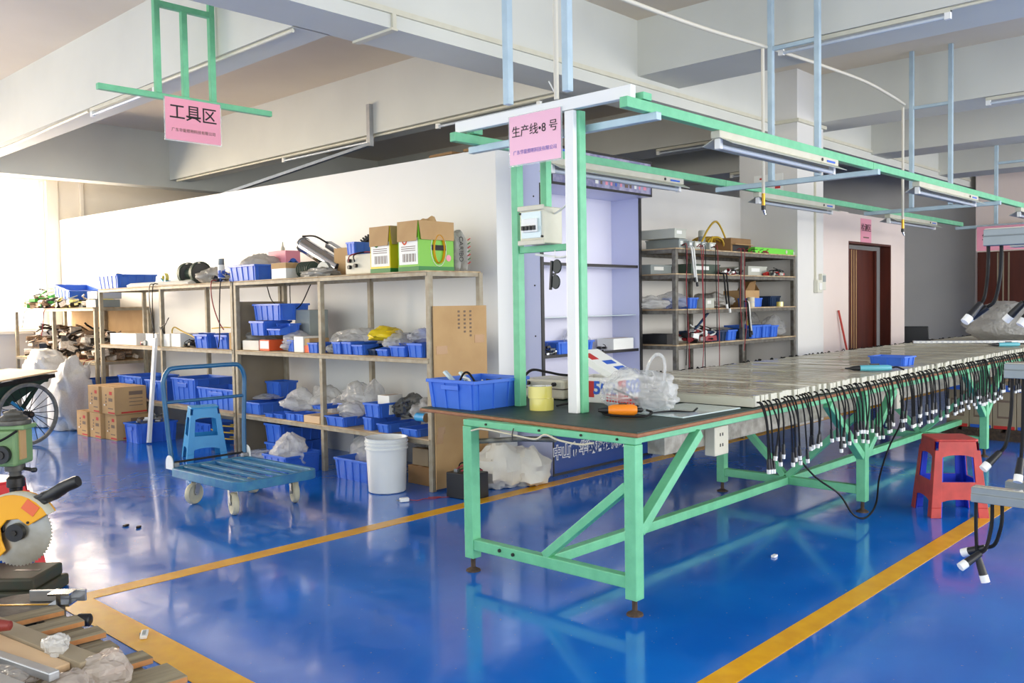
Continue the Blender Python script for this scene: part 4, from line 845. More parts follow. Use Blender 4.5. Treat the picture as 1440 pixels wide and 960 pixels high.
MB().cyl((0,.1,.07),(0,-.1,.07),.06,n=20).build('housing','motor_green',t,smooth=40)
for k in range(7): MB().lathe([(.06,-.004),(.072,-.004),(.072,.004),(.06,.004)],n=18).xf(Matrix.Translation((0,-.08+.026*k,.07)) @ Matrix.Rotation(R(90),4,'X')).build('fin','motor_green',t)
MB().box(-.05,.05,-.09,.09,0,.012).build('foot','dark_steel',t); MB().cyl((0,-.1,.07),(0,-.13,.07),.012,n=8).build('shaft','steel',t,smooth=40)
t = thing('motor_bracket', 'grey half-round motor shroud leaning on the rack top', 'motor part', (4.4,6.28,TOP))
MB().prism([(-.1+.0,0),(.1,0)]+[(.1*math.cos(a),.03+.1*math.sin(a)) for a in [math.pi*k/10 for k in range(11)]], -.015,.015,'x').build('shroud','bar_grey',t,bevel=.003); MB().cyl((-.015,0,.06),(-.03,0,.06),.025,n=12).build('boss','dark_steel',t,smooth=40)
bag('plastic_bag', 'flattened clear bag of parts lying along the rack top edge', (4.36,6.3,TOP), (.14,.5,.08), 35, 'film_grey', peak=0, crease=.4)
t = thing('brush_ring', 'black toothed plastic ring leaning upright on the rack top', 'ring', (4.7,5.98,TOP+.185))
n = 44; g = MB()
for k in range(n):
    a0,a1,a2 = [2*math.pi*(k+f)/n for f in (0,.5,1)]
    for p,q,(ra,rb) in ((a0,a1,(.19,.14)),(a1,a2,(.165,.14))):
        g.add([(x_,r*math.cos(a),r*math.sin(a)*.95) for x_ in (-.03,.03) for r,a in ((ra,p),(ra,q),(rb,q),(rb,p))],[(3,2,1,0),(4,5,6,7),(0,1,5,4),(2,3,7,6),(1,2,6,5),(3,0,4,7)])
g.build('toothed_rim','black_plastic',t); t.rotation_euler = (0,R(14),R(20))
MB().lathe([(.14,-.02),(.1,-.02),(.1,.02),(.14,.02),(.14,-.02)],n=30).xf(Matrix.Rotation(R(90),4,'Y')).build('inner_ring','dark_steel',t,smooth=40)
t, a, b_, h = carton('small_carton', 'small brown carton wedged against the black toothed ring', 4.5,4.62,6.08,6.28,TOP,TOP+.24,'card')
t = thing('electrical_chest', 'cream electrical chest with red leads on the rack top', 'electrical box', (4.5,5.72,TOP))
MB().box(-.17,.17,-.17,.17,0,.16).build('case','cream_plastic',t,bevel=.008)
for y,z in ((.1,.11),(.1,.06),(.02,.07)): MB().cyl((-.17,y,z),(-.195,y,z),.016,n=12).build('knob','black_plastic',t,smooth=40)
for k in range(2): MB().tube(smooth_path([(-.19,.1-.08*k,.1),(-.21,.05-.05*k,.15),(-.14,-.04,.175),(-.1,-.12,.17)]),.005,6).build('lead',('red_cable','black_rubber')[k],t,smooth=60)
t = thing('bottle', 'tiny white-capped black bottle before the first green snack box', 'bottle', (4.36,5.56,TOP)); MB().cyl((0,0,0),(0,0,.035),.022,n=12).build('body','black_plastic',t,smooth=40); MB().cyl((0,0,.035),(0,0,.06),.02,n=12).build('cap','white_plastic',t,smooth=40)
# snack boxes
def snack(label, x0,x1,y0,y1,h,side):
    t = thing('snack_box', label, 'box', ((x0+x1)/2,(y0+y1)/2,TOP), 0, 'open snack boxes'); a,b_ = (x1-x0)/2,(y1-y0)/2; k=.005
    MB().box(-a,a,-b_,b_,0,k).box(-a,-a+k,-b_,b_,k,h).box(a-k,a,-b_,b_,k,h).box(-a+k,a-k,-b_,-b_+k,k,h).box(-a+k,a-k,b_-k,b_,k,h).build('carton_body', side, t)
    MB().box(-a-.001,-a,-b_*.92,b_*.92,.05,h*.66).build('white_panel','box_white',t); MB().box(-a-.002,a+.002,-b_-.002,b_+.002,.0,.035).build('base_band','box_darkgreen',t)
    f = MB().prism([(-b_,0),(b_,0),(b_*.93,-.15),(-b_*.93,-.15)],-.004,0,'x').build('flap','card',t,loc=(-a-.003,0,h),rot=(0,R(4),0)); f2 = MB().prism([(-a,0),(a,0),(a*.95,-.14),(-a*.92,-.14)],-.004,0,'y').build('flap','card',t,loc=(0,-b_-.003,h),rot=(R(-4),0,0))
    g = MB()
    for j in range(9): g.box(-a-.002,-a-.001,-b_*.7+j*b_*.15,-b_*.7+j*b_*.15+.006+.004*(j%2),.07,.13)
    for j in range(3): g.box(-a-.002,-a-.001,-b_*.7,b_*.7,.15+.015*j,.155+.015*j)
    g.build('bar_code','ink_grey',t); rg=[]
    MB().tube([(-a-.002,b_*.35+.024*math.cos(q),.235+.034*math.sin(q)) for q in [2*math.pi*i/16 for i in range(16)]],.006,5,True,).build('ring_print','box_darkgreen' if side=='box_yellow' else 'box_orange',t)
    return t,a,b_,h
t,a,b_,h = snack('open snack carton with a yellow side, left one of the pair', 4.32,4.6,5.31,5.55,.355,'box_yellow')
t,a,b_,h = snack('open bright green snack carton with an orange oval, at the rack corner', 4.31,4.66,4.97,5.2,.37,'box_green')
rg = MB().tube([(.02+.052*math.cos(q),-b_-.003,.165+.105*math.sin(q)) for q in [2*math.pi*i/24 for i in range(24)]],.019,6,True,flat=.25); rg.build('oval_print','saw_yellow',t,smooth=40)
MB().tube([(.02+.075*math.cos(q),-b_-.002,.165+.128*math.sin(q)) for q in [2*math.pi*i/24 for i in range(24)]],.005,5,True,flat=.4).build('oval_outline','box_white',t); MB().box(-.055,.095,-b_-.006,-b_-.004,.155,.195).build('name_band','ink',t); MB().cyl((.12,-b_-.003,.1),(.12,-b_-.001,.1),.025,n=14).build('round_print','pink_box',t)
bag('paper_wad', 'crumpled brown paper sticking out of the green snack carton', (4.5,5.08,TOP+.25), (.2,.16,.17), 41, 'card', 'paper', crease=.3)
def wrap_pack(label, x0,x1,seed,txt,mm):
    o = bag('wrapped_pack', label, ((x0+x1)/2,5.06,TOP), (x1-x0,.24,.33), seed, 'film_grey', 'package', crease=.1, peak=.05, flat=.35, group='silver wrapped packs'); (text(txt,.06,mm,o,(.0,-.125,.17),(R(90),R(90),0),squash=.9) if txt else [MB().beam((-.012,-.125,.06+.03*k),(.012,-.125,.075+.03*k),.012,.004).build('letter_mark',('red_ink','box_darkgreen')[k%2],o) for k in range(7)]); return o
wrap_pack('silver printed pack at the end of the rack top, left one', 4.665,4.745,42,'CARIBO','ink'); wrap_pack('silver printed pack at the end of the rack top, right one', 4.75,4.83,43,None,None)
# left half of the top shelf
t = thing('bench_grinder', 'dark green twin-wheel bench grinder on the left rack top', 'grinder', (4.5,8.72,TOP))
for y,m_ in ((.13,'grind_stone'),(-.13,'grind_stone')):
    w = MB().cyl((0,y-.02,.12),(0,y+.02,.12),.1,n=24).build('grinding_wheel',m_,t,smooth=40); MB().lathe([(.105,-.025),(.115,-.025),(.115,.025),(.105,.025),(.105,-.025)],n=24).xf(Matrix.Translation((0,y,.12)) @ Matrix.Rotation(R(90),4,'X')).build('guard','motor_green',w,smooth=40)
MB().cyl((0,-.11,.12),(0,.11,.12),.055,n=20).build('motor','motor_green',t,smooth=40); MB().box(-.07,.07,-.1,.1,0,.06).build('pedestal','motor_green',t,bevel=.01)
bag('plastic_bag', 'grey plastic bag of parts beside the bench grinder', (4.5,8.3,TOP), (.3,.34,.17), 44, 'film_grey', peak=.05)
t = thing('spray_can', 'white and grey spray can on the left rack top', 'spray can', (4.42,8.02,TOP)); MB().lathe([(0,0),(.032,0),(.033,.01),(.033,.16),(.028,.175),(0,.175)],n=18).build('can','box_white',t,smooth=40); MB().lathe([(.028,.175),(.03,.178),(.029,.235),(0,.235)],n=18).build('cap','bar_grey',t,smooth=40); MB().lathe([(.0335,.05),(.0335,.12)],n=18).build('label_band','cloud_blue',t,smooth=40)
t = thing('tape_dispenser', 'blue tape dispenser with yellow tape on the left rack top', 'tape dispenser', (4.45,9.3,TOP)); MB().prism([(-.1,0),(.1,0),(.1,.04),(.02,.09),(-.05,.05),(-.1,.06)],-.03,.03,'x').build('body','stool_blue',t,bevel=.004); MB().lathe([(.03,-.02),(.05,-.02),(.05,.02),(.03,.02),(.03,-.02)],n=20).xf(Matrix.Translation((0,-.03,.09)) @ Matrix.Rotation(R(90),4,'Y')).build('tape','clear_tape',t,smooth=40)
t = thing('lamp_tray', 'long flat grey lamp tray lying along the left rack top', 'tray', (4.36,9.2,TOP), R(4)); MB().prism([(-.04,0),(.04,0),(.05,.02),(.0,.045),(-.05,.02)],-.62,.62,'y').build('tray','box_white',t,bevel=.003)
clutter('small_parts', 'black and yellow electrical odds and ends on the left rack top', (4.5,8.0,TOP), .32, .55, .1, 14, 51, ('black_plastic','cream_plastic','cloud_blue'), size=.07); clutter('small_parts', 'grey scraps behind the spray can on the rack top', (4.6,7.7,TOP), .3, .2, .12, 8, 52, ('dark_steel','white_plastic'), size=.07)
for k,(y,l,sw,mm) in enumerate(((7.72,.62,.06,'black_rubber'),(7.9,.45,-.1,'red_cable'),(9.12,.55,.03,'black_rubber'),(9.2,.5,-.03,'rack_grey'))):
    wire('hanging_lead', ['black lead hanging down from the rack top between the racks','red lead hanging from the left rack top','black lead hanging beside the left rack post','grey lead hanging beside the left rack post'][k], [(4.3,y,TOP+.02),(4.25,y+.01,TOP),(4.245,y+.02+sw*.3,TOP-l*.4),(4.25,y+sw,TOP-l*.8),(4.26,y+sw*1.8,TOP-l)], .0055, mm)
wire('hanging_lead', 'black power lead with a plug hanging in a loop beneath the rack top', [(4.6,7.5,1.56),(4.56,7.35,1.42),(4.55,7.1,1.33),(4.56,6.9,1.37),(4.6,6.78,1.56)], .005, 'black_rubber'); t = thing('plug_lead', 'black two-pin plug dangling under the rack top', 'plug', (4.56,7.05,1.565)); MB().tube([(0,0,0),(.005,.01,-.1),(0,0,-.21)],.004,6).build('lead','black_rubber',t,smooth=60); MB().cyl((0,0,-.2),(0,0,-.26),.014,.022,n=8).build('plug','black_plastic',t,smooth=40)
# --- middle shelf, right rack
def ybox(name, label, pl, pr, pb, pt, z, xf, depth, m, cat='box', group=None, H=None):
    y1, y0 = at_x(pl,pb,xf).y, at_x(pr,pb,xf).y; h = H or at_x(pr,pt,xf).z-z
    return carton(name, label, xf, xf+depth, y0+.004, y1-.004, z, z+h, m, group=group, cat=cat)
def ybag(label, pl, pr, pb, pt, z, xf, depth, seed, m='film', **k):
    y1, y0 = at_x(pl,pb,xf).y, at_x(pr,pb,xf).y; h = at_x((pl+pr)/2,pt,xf).z-z
    nm = k.pop('name','plastic_bag'); return bag(nm, label, (xf+depth/2,(y0+y1)/2,z), (depth,y1-y0,h), seed, m, **k)
ybag('brownish clear bag at the left end of the middle shelf', 331,350,490,457,MID,4.36,.36,61,'film_grey')
t,a,b_,h = ybox('wrapped_block','white paper-wrapped block on the middle shelf, left of the orange box', 341,364,491,479,MID,4.3,.2,'sack_paper','package')
t,a,b_,h = ybox('orange_box','orange and white carton on the middle shelf', 365,379,492,478,MID,4.29,.24,'box_orange'); MB().box(-a-.001,-a,-b_*.9,b_*.9,.02,h-.01).build('white_label','box_white',t)
st('blue bin on top of the white wrapped block', 352,372,478,466,MID+.135,4.31,.28,H=.13); st('upturned wide blue bin with chalk marks, highest on the middle shelf', 357,395,466,453,MID+.27,4.38,.3,H=.15); st('small blue hopper bin above the orange box', 377,395,479,470,MID+.142,4.30,.2,style='hopper',H=.1)
ybag('crumpled clear bag beside the orange box', 388,413,493,464,MID,4.32,.3,62,'film'); t,a,b_,h = ybox('grey_box','grey plastic box behind the crumpled bag on the middle shelf', 415,436,470,457,MID,4.55,.2,'grey_box',H=.36)
st('small blue bin half hidden beside the crumpled bag', 404,413,493,484,MID,4.34,.2,H=.1); ybox('white_box','upright white box on the middle shelf', 413,427,493,473,MID,4.3,.16,'box_white')
t,a,b_,h = ybox('open_carton','open brown and orange carton beside the upright white box', 428,436,494,476,MID,4.31,.2,'card'); MB().box(-a-.001,-a,-b_,b_,0.0,h*.5).build('orange_band','box_orange',t)
st('small blue bin just left of the middle rack post', 433,447,495,485,MID,4.29,.2,H=.085)
ybag('bag of speckled granules on the middle shelf', 456,468,495,479,MID,4.29,.2,63,'film_grey'); ybag('large clear bag heaped behind the bins on the middle shelf', 452,508,485,461,MID,4.45,.3,64,'film',peak=.05)
st('blue bin on the middle shelf, first right of the rack post', 467,479,496,481,MID,4.29,.26); st('blue bin on the middle shelf, second right of the rack post', 481,494,496,481,MID,4.29,.26)
st('blue bin with a white tag, under the yellow bag', 495,510,497,485,MID,4.285,.28); ybag('bright yellow plastic bag on the middle shelf', 505,541,484,458,MID+.11,4.33,.26,65,'yellow_film',peak=.3)
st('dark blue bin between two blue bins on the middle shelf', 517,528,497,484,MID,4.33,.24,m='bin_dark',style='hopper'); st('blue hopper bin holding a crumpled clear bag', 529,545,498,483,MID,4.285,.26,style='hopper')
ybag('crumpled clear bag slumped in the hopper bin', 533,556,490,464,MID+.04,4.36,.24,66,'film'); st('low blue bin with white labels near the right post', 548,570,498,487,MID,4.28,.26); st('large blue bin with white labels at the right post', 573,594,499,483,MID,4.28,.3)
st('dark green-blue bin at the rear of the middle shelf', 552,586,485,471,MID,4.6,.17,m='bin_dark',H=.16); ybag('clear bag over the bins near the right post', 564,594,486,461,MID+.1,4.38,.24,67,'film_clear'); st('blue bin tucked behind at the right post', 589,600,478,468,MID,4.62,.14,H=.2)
ybag('clear plastic bag poking up behind the yellow bag', 524,545,485,460,MID+.02,4.6,.18,68,'film')
# --- lower shelf, right rack
st('large blue bin at the left end of the lower shelf', 341,366,590,567,LOW,4.31,.38); ybag('clear bag lying in the large blue bin on the lower shelf', 350,372,570,555,LOW+.12,4.4,.26,71,'film')
st('blue bin stacked at the rear left of the lower shelf', 375,394,570,553,LOW+.12,4.57,.19,H=.16); st('dark stand box under the rear left bin', 375,392,585,572,LOW,4.69,.07,H=.115,m='bin_dark')
ybag('clear bag with red print on the lower shelf', 386,421,584,545,LOW+.05,4.36,.34,72,'film',peak=.9); st('small blue bin, first of four in a row on the lower shelf', 372,384,593,582,LOW,4.28,.2); st('small blue bin, second of four in a row on the lower shelf', 386,398,595,583,LOW,4.28,.2)
st('small blue bin, third of four in a row on the lower shelf', 402,415,596,582,LOW,4.28,.2,style='drawer'); st('small blue bin, fourth of four in a row on the lower shelf', 416,427,597,583,LOW,4.28,.2,style='drawer')
t,a,b_,h = ybox('wooden_box','low plywood box at the middle post of the lower shelf', 427,450,600,586,LOW,4.28,.26,'plywood'); ybag('white carrier bag with red print behind the plywood box', 421,456,588,543,LOW+.02,4.5,.3,73,'film',peak=.2)
st('blue bin standing on the plywood box', 439,452,586,573,LOW+.115,4.31,.24); ybag('small bag with red contents behind the post on the lower shelf', 456,474,580,557,LOW,4.5,.24,74,'film')
st('wide blue bin right of the middle post on the lower shelf', 458,484,604,587,LOW,4.28,.34); ybag('clear bag standing in the wide blue bin', 467,494,592,565,LOW+.05,4.34,.22,75,'film',peak=.2)
ybag('large clear bag piled at the rear of the lower shelf', 470,512,578,536,LOW+.12,4.55,.24,76,'film',peak=.7); ybag('clear bag twisted upward beside the rear rack post', 502,526,576,533,LOW+.12,4.6,.18,77,'film_clear',peak=.8)
st('blue bin under the twisted clear bags', 494,511,590,573,LOW,4.63,.14,H=.14); st('upper blue bin of the stack left of the black bag', 512,534,593,577,LOW+.105,4.3,.3,H=.11); st('lower blue bin of the stack left of the black bag', 511,523,608,593,LOW,4.3,.3,style='drawer',H=.1)
st('blue bin with parts under the black bag', 530,546,610,597,LOW,4.28,.34); t,a,b_,h = ybox('white_carton','small white carton in the upper stacked bin', 531,548,578,567,LOW+.12,4.4,.14,'box_white',H=.15)
ybag('crumpled black plastic bag on the lower shelf', 545,580,590,554,LOW+.1,4.4,.26,78,'film_dark',crease=.45); ybag('knotted white carrier bag above the right bin', 566,604,602,560,LOW+.08,4.42,.3,79,'film',peak=.35)
st('blue bin at the right post of the lower shelf', 563,587,620,604,LOW,4.27,.36)
t = thing('tin_can', 'small tin can with a blue label in the right bin of the lower shelf', 'can', (4.35,5.02,LOW+.11)); MB().cyl((0,.05,.03),(0,-.05,.03),.032,n=16).build('label','stool_blue',t,smooth=40); MB().cyl((0,-.05,.03),(0,-.056,.03),.034,n=16).build('rim','steel',t,smooth=40)
# --- floor beneath the right rack
st('deep blue bin on the floor under the rack holding a bag of metal parts', 374,396,655,615,.15,4.32,.46,H=.17); st('blue bin at the bottom of the floor stack', 374,397,655,632,0,4.32,.46,H=.148); ybag('clear bag of shiny metal parts on the floor stack', 378,420,620,600,.3,4.4,.3,81,'film_dark',peak=.1)
st('blue hopper bin on the floor before the stack', 396,406,655,634,0,3.97,.3,style='hopper',H=.17); bag('plastic_film', 'sheet of clear film lying on the floor by the trolley', (4.2,7.0,0), (.3,.36,.1), 82, 'film_clear', crease=.4, peak=0)
bag('carrier_bag', 'white carrier bag with red print in a blue bin on the floor', (4.1,6.4,.05), (.26,.34,.28), 83, 'film', crease=.3, peak=.25, n=32); tub('blue bin under the white carrier bag on the floor', 4.1,6.4,0,.34,.3,.15)
t = thing('gas_cylinder', 'small dark green gas cylinder lying on the floor behind the bins', 'cylinder', (4.62,7.36,0)); MB().lathe([(0,-.15),(.05,-.14),(.085,-.1),(.09,0),(.09,.1),(.05,.14),(0,.15)],n=22).xf(Matrix.Translation((0,0,.2)) @ Matrix.Rotation(R(90),4,'X')).build('shell','motor_green',t,smooth=50); MB().box(-.08,.08,-.1,.1,0,.115).build('cradle','dark_steel',t)
bag('clear_sack', 'large clear plastic sack bulging over a blue crate behind the bucket', (4.52,5.8,0), (.3,.5,.36), 84, 'film', crease=.26, peak=.3, n=34); st('blue crate on the floor behind the white bucket', 471,520,670,643,0,4.17,.3,H=.165)
carton('brown_carton','crushed brown carton on the floor under the right end of the rack',4.4,4.7,4.98,5.25,0,.14,'card_dark'); ybox('small_carton','small tan carton on the crushed one under the rack end',580,603,672,650,.142,4.42,.24,'card_grey',H=.13); ybag('clear bag on the tan carton under the rack end', 577,604,648,620,.275,4.42,.24,85,'film_grey',peak=.1)
t = thing('ring_plate','grey cut-out plate standing at the rear of the rack floor','plate',(4.76,6.2,0)); MB().prism([(-.2,0),(.2,0),(.2,.3),(.14,.34),(.1,.2),(-.06,.18),(-.12,.34),(-.2,.3)],-.005,.005,'x').build('plate','bar_grey',t)
# --- left rack
def wbox(label,pl,pr,pt,d=.12,xf=4.29): 
    t,a,b_,h = ybox('white_carton',label,pl,pr,487,pt,MID,xf,d,'box_white',group='white cartons on the left rack'); return t
wbox('long white carton at the left end of the middle shelf',155,192,469); wbox('white carton in the middle shelf behind the leaning profile',205,221,469); wbox('white carton just right of the left rack post',230,239,469); wbox('grey-sided carton on the middle shelf of the left rack',241,254,469,.2)
t = thing('pressure_gauge','black and red pressure gauge lying on the middle shelf edge','gauge',(4.29,9.42,MID+.03)); MB().cyl((-.02,0,0),(.02,0,0),.03,n=16).build('dial','grey_box',t,smooth=40); MB().cyl((0,.03,0),(0,.09,-.005),.02,n=10).build('body','black_plastic',t,smooth=40); MB().box(-.01,.01,.09,.12,-.02,.012).build('knob','red_plastic',t)
st('dark blue bin behind wires on the left middle shelf', 257,272,488,476,MID,4.5,.24,H=.13); st('blue crate end-on at the middle of the left rack', 273,292,489,470,MID,4.29,.42,handle=True); st('blue crate end-on beside the rack post', 303,320,490,471,MID,4.29,.42,handle=True); ybox('brown_carton','narrow brown carton pressed against the post',322,327,491,468,MID,4.29,.3,'card')
clutter('wire_offcuts','dark wire offcuts on the left middle shelf', (4.38,8.5,MID), .16,.26,.05,14,91,('black_plastic','dark_steel'),size=.05)
wire('yellow_cable','yellow cable arching over the left middle shelf',[(4.4,8.25,MID+.02),(4.36,8.4,MID+.08),(4.34,8.7,MID+.16),(4.33,8.85,MID+.2),(4.33,8.9,MID+.14),(4.33,8.8,MID+.05),(4.33,8.6,MID+.01)],.007,'yellow_hose'); wire('yellow_cable','yellow cable coiled over the blue crates',[(4.4,8.2,MID+.19),(4.42,8.0,MID+.2),(4.45,7.8,MID+.195),(4.4,7.68,MID+.19)],.007,'yellow_hose')
for k in range(3): wire('stiff_wire',['stiff wire poking up at the left rack post','second stiff wire poking from the left rack post','short stiff wire on the left rack post'][k],[(4.3,9.0,MID+.12),(4.26,8.93+.05*k,MID+.2),(4.25,8.8+.07*k,MID+.3-.06*k)],.005,'dark_steel')
def big_crate(label,x,y,z,L,W,H,rz=0): return tub(label,x,y,z,L,W,H,rz=rz,group='large blue crates',handle=True,name='storage_crate',cat='crate')
big_crate('large ribbed blue crate on the bottom shelf behind the trolley handle',4.54,8.7,LOW,.5,.42,.27); big_crate('blue crate at the front of the bottom shelf, right of the trolley handle',4.5,8.02,LOW,.74,.34,.2); big_crate('blue crate on the bottom shelf beside the leaning white profile',4.54,9.36,LOW,.4,.42,.22); big_crate('blue crate with a cable, on the bottom shelf behind the cartons',4.54,9.95,LOW,.6,.42,.24)
big_crate('blue crate heaped with metal fittings on the floor beside the cartons',4.16,9.09,0,.3,.42,.2); clutter('metal_fittings','heap of shiny metal fittings in the floor crate',(4.16,9.09,.1),.32,.22,.16,40,93,('steel','aluminium'),size=.045)
big_crate('dark blue crate on the floor behind the leaning profile',4.58,8.6,0,.5,.3,.2); big_crate('dark blue crate stacked under the window rack',4.55,11.0,.26,.5,.5,.28)
t = thing('paint_can','white paint can with an orange label on the floor by the rack post','can',(4.42,7.75,0)); MB().lathe([(0,0),(.06,0),(.06,.17),(.052,.175),(0,.175)],n=22).build('can','box_white',t,smooth=40); MB().lathe([(.061,.01),(.061,.05)],n=22).build('label_band','box_orange',t,smooth=40); MB().cyl((0,0,.175),(0,0,.19),.056,n=22).build('lid','black_plastic',t,smooth=40)
cp = [(4.70+.03*math.sin(k*1.9),7.72+.07*math.cos(k*.9)+.01*k/4,.79+.15*math.sin(k*.9)) for k in range(26)]; wire('hose_coil','yellow hose coil hanging at the rear of the left rack',cp,.008,'yellow_hose','hose')
cp = [(4.55+.12*math.sin(k*.8),8.25+.24*math.cos(k*.8),.03+.008*k) for k in range(22)]; wire('hose_coil','yellow hose coil lying on the floor under the left rack',cp,.008,'yellow_hose','hose')
# --- window rack heaps
st('blue bin tipped on the scrap at the top of the window rack', 75,97,420,405,1.52,4.42,.42,H=.15,tilt=R(10)) ; C3 = ('white_junk','copper_junk','dark_steel')
clutter('scrap_heap','cables and sockets heaped on top of the window rack, left',(4.6,12.85,1.4),.5,.8,.2,34,95,('white_junk','copper_junk','dark_steel','green_plastic'),size=.11); clutter('scrap_heap','circuit parts heaped on top of the window rack, right',(4.6,11.75,1.4),.5,.7,.1,26,96,('grey_box','white_junk','dark_steel','clear_tape'),size=.12)
clutter('scrap_heap','white boards and dark profiles piled on the window rack shelf',(4.6,12.6,.76),.46,1.4,.42,46,97,C3,size=.15); clutter('scrap_heap','dark profiles piled on the window rack shelf, right bay',(4.6,11.3,.76),.46,.95,.36,40,98,('dark_steel','copper_junk','white_junk'),size=.14)
for k,(y,h) in enumerate(((10.95,.09),(11.2,.07),(10.9,.16))):
    t,a,b_,hh = carton('driver_case',['grey driver case on the window rack top, front','grey driver case on the window rack top, behind','pale wrapped case lying on the grey driver cases'][k],4.33+.1*(k==1),4.62+.1*(k==1),y-.14+.0*k,y+.14-.05*(k==1),1.4+(.1 if k==2 else 0),1.4+(.1 if k==2 else 0)+.09,'grey_box' if k<2 else 'grey_box_light',cat='case')
for k,(y,l) in enumerate(((11.0,.5),(11.25,.62),(10.85,.4),(12.2,.35),(12.9,.25))): wire('hanging_lead',['red lead hanging from the window rack shelf','second red lead hanging from the window rack shelf','white lead hanging from the window rack shelf','red lead hanging from the window rack top','pale lead hanging at the left end of the window rack'][k],[(4.36,y,(.78 if k<3 else 1.41)),(4.255,y+.02,(.74 if k<3 else 1.38)),(4.25,y+.08,(.76 if k<3 else 1.4)-l*.5),(4.24,y+.12,(.76 if k<3 else 1.4)-l)],.006,('red_cable','red_cable','white_cable','red_cable','cream_hose')[k])

# ================================================================== display cabinet
t = thing('display_cabinet','lilac display cabinet with black trim and a blue lettered base','cabinet',(5.27,4.53,0))
x1 = 1.36
def cb(name,m,*a,**k): return MB().box(*a).build(name,m,t,**k)
base = cb('base','lilac',0,x1,0,.44,0,.40,bevel=.004)
cb('plinth_trim','black_trim',-.002,x1+.002,-.006,0,0,.02); bn = cb('banner','banner_blue',.012,x1-.012,-.005,0,.02,.335); cb('base_edge','black_trim',0,x1,-.007,0,.335,.35); cb('base_edge','black_trim',0,.012,-.007,0,.02,.335)
text('中山市华欧科技照明有限公司',.118,'white_ink',bn,(x1/2+.02,-.0065,.175),FACE_MY,bold=.0075,squash=.92); text('中山市华欧科技照明有限公司',.118,'banner_blue',bn,(x1/2+.02,-.0085,.175),FACE_MY,bold=-.0005,squash=.92)
sd = cb('side_panel','lilac',-.001,.03,.10,.43,.4,2.6,bevel=.003); cb('side_panel','lilac',x1-.03,x1+.001,.10,.43,.4,2.6,bevel=.003)
for x in (0,x1-.03): cb('edge_trim','black_trim',x+(-.003 if x==0 else 0),x+.03+(.003 if x else 0),.09,.10,.4,2.3)
cb('back_panel','lilac_back',.03,x1-.03,.40,.43,.4,2.58)
for z in (.92,1.66): s = cb('shelf','lilac_back',.03,x1-.03,.12,.40,z,z+.021); MB().box(.03,x1-.03,.11,.12,z,z+.024).build('shelf_edge','black_trim',s)
cb('glass_shelf','glass_sheet',.03,x1-.03,.14,.40,1.24,1.246); cb('top_panel','lilac',0,x1,.10,.43,2.58,2.61)
hd = cb('header_box','lilac',.0,x1,-.02,.40,2.28,2.58,bevel=.003)
for a in ((0,x1,-.028,-.02,2.28,2.3),(0,x1,-.028,-.02,2.565,2.585),(0,.014,-.028,-.02,2.3,2.565),(x1-.014,x1,-.028,-.02,2.3,2.565)): cb('header_trim','black_trim',*a)
ph = MB().box(.014,x1-.014,-.026,-.0205,2.3,2.565).build('header_poster','photo_print',hd)
r2 = random.Random(77)
MB().prism([(.2,2.33),(.36,2.31),(.44,2.42),(.3,2.5),(.18,2.43)],-.0275,-.026,'y').build('printed_hands','sign_pink',hd); MB().box(.02,.2,-.0275,-.026,2.4,2.56).build('printed_sky','cloud_blue',hd)
for k in range(11): MB().box(.55+k*.068,.55+k*.068+r2.uniform(.02,.045),-.0275,-.026,2.33,2.33+r2.uniform(.06,.16)).build('printed_figure',r2.choice(('red_ink','box_white','ink_grey','cloud_blue','pink_box')),hd)
for z in (.55,1.1,1.5,1.95,2.2):
    for y in (.16,.36): MB().cyl((-.001,y,z),(-.004,y,z),.007,n=8).build('screw','dark_steel',t)
# on its shelf
tub('blue bin on the display cabinet shelf',5.75,4.79,.942,.24,.46,.1,group='blue bins in the display cabinet'); clutter('small_parts','small metal parts heaped at the left of the cabinet shelf',(5.42,4.74,.942),.2,.14,.07,20,99,('steel','black_plastic'),size=.035)
bag('plastic_bag','clear bag resting in the cabinet bin',(5.95,4.84,.99),(.26,.2,.16),101,'film_clear'); t2,a,b_,h = carton('white_carton','white carton at the right end of the cabinet shelf',6.28,6.58,4.68,4.86,.942,1.04,'box_white'); bag('plastic_bag','white bag at the left corner of the cabinet shelf',(5.36,4.84,.942),(.12,.14,.13),102,'film'); clutter('small_parts','black clip and parts beside the white carton in the cabinet',(6.16,4.72,.942),.1,.08,.04,8,103,('black_plastic',),size=.035)
tub('dark blue tray standing on the cabinet base ledge',5.5,4.62,.401,.14,.4,.06,m='bin_dark',group='blue bins in the display cabinet')

# ================================================================== grey cable rack
SX0, SX1, SY0, SY1 = 6.7, 9.02, 4.31, 4.93
LV = (1.83,1.605,1.29,.975,.4)
t = thing('cable_rack','grey steel rack draped with red and black leads beside the cabinet','rack',(SX0,SY0,0))
for x in (0,1.18,SX1-SX0-.04):
    for y in (0,SY1-SY0-.04): MB().box(x,x+.04,y,y+.04,0,LV[0]-.013).build('post','rack_grey',t,bevel=.003)
for z in LV:
    for y in (-.003,SY1-SY0-.03): MB().box(.04,SX1-SX0-.04,y,y+.03,z-.045,z-.012).build('beam','rack_grey',t,bevel=.003)
    for x in (.003,SX1-SX0-.033): MB().box(x,x+.03,.04,SY1-SY0-.04,z-.045,z-.012).build('end_beam','rack_grey',t)
    MB().box(-.003,SX1-SX0,-.006,SY1-SY0,z-.012,z-.001).build('shelf_board','rack_board',t)
def xbox(name,label,pl,pr,pb,pt,z,yf,depth,m,cat='box',H=None,group=None):
    x0,x1_ = at_y(pl,pb,yf).x, at_y(pr,pb,yf).x; h = H or at_y(pl,pt,yf).z-z
    return carton(name,label,x0,x1_,yf,yf+depth,z,z+h,m,cat=cat,group=group)
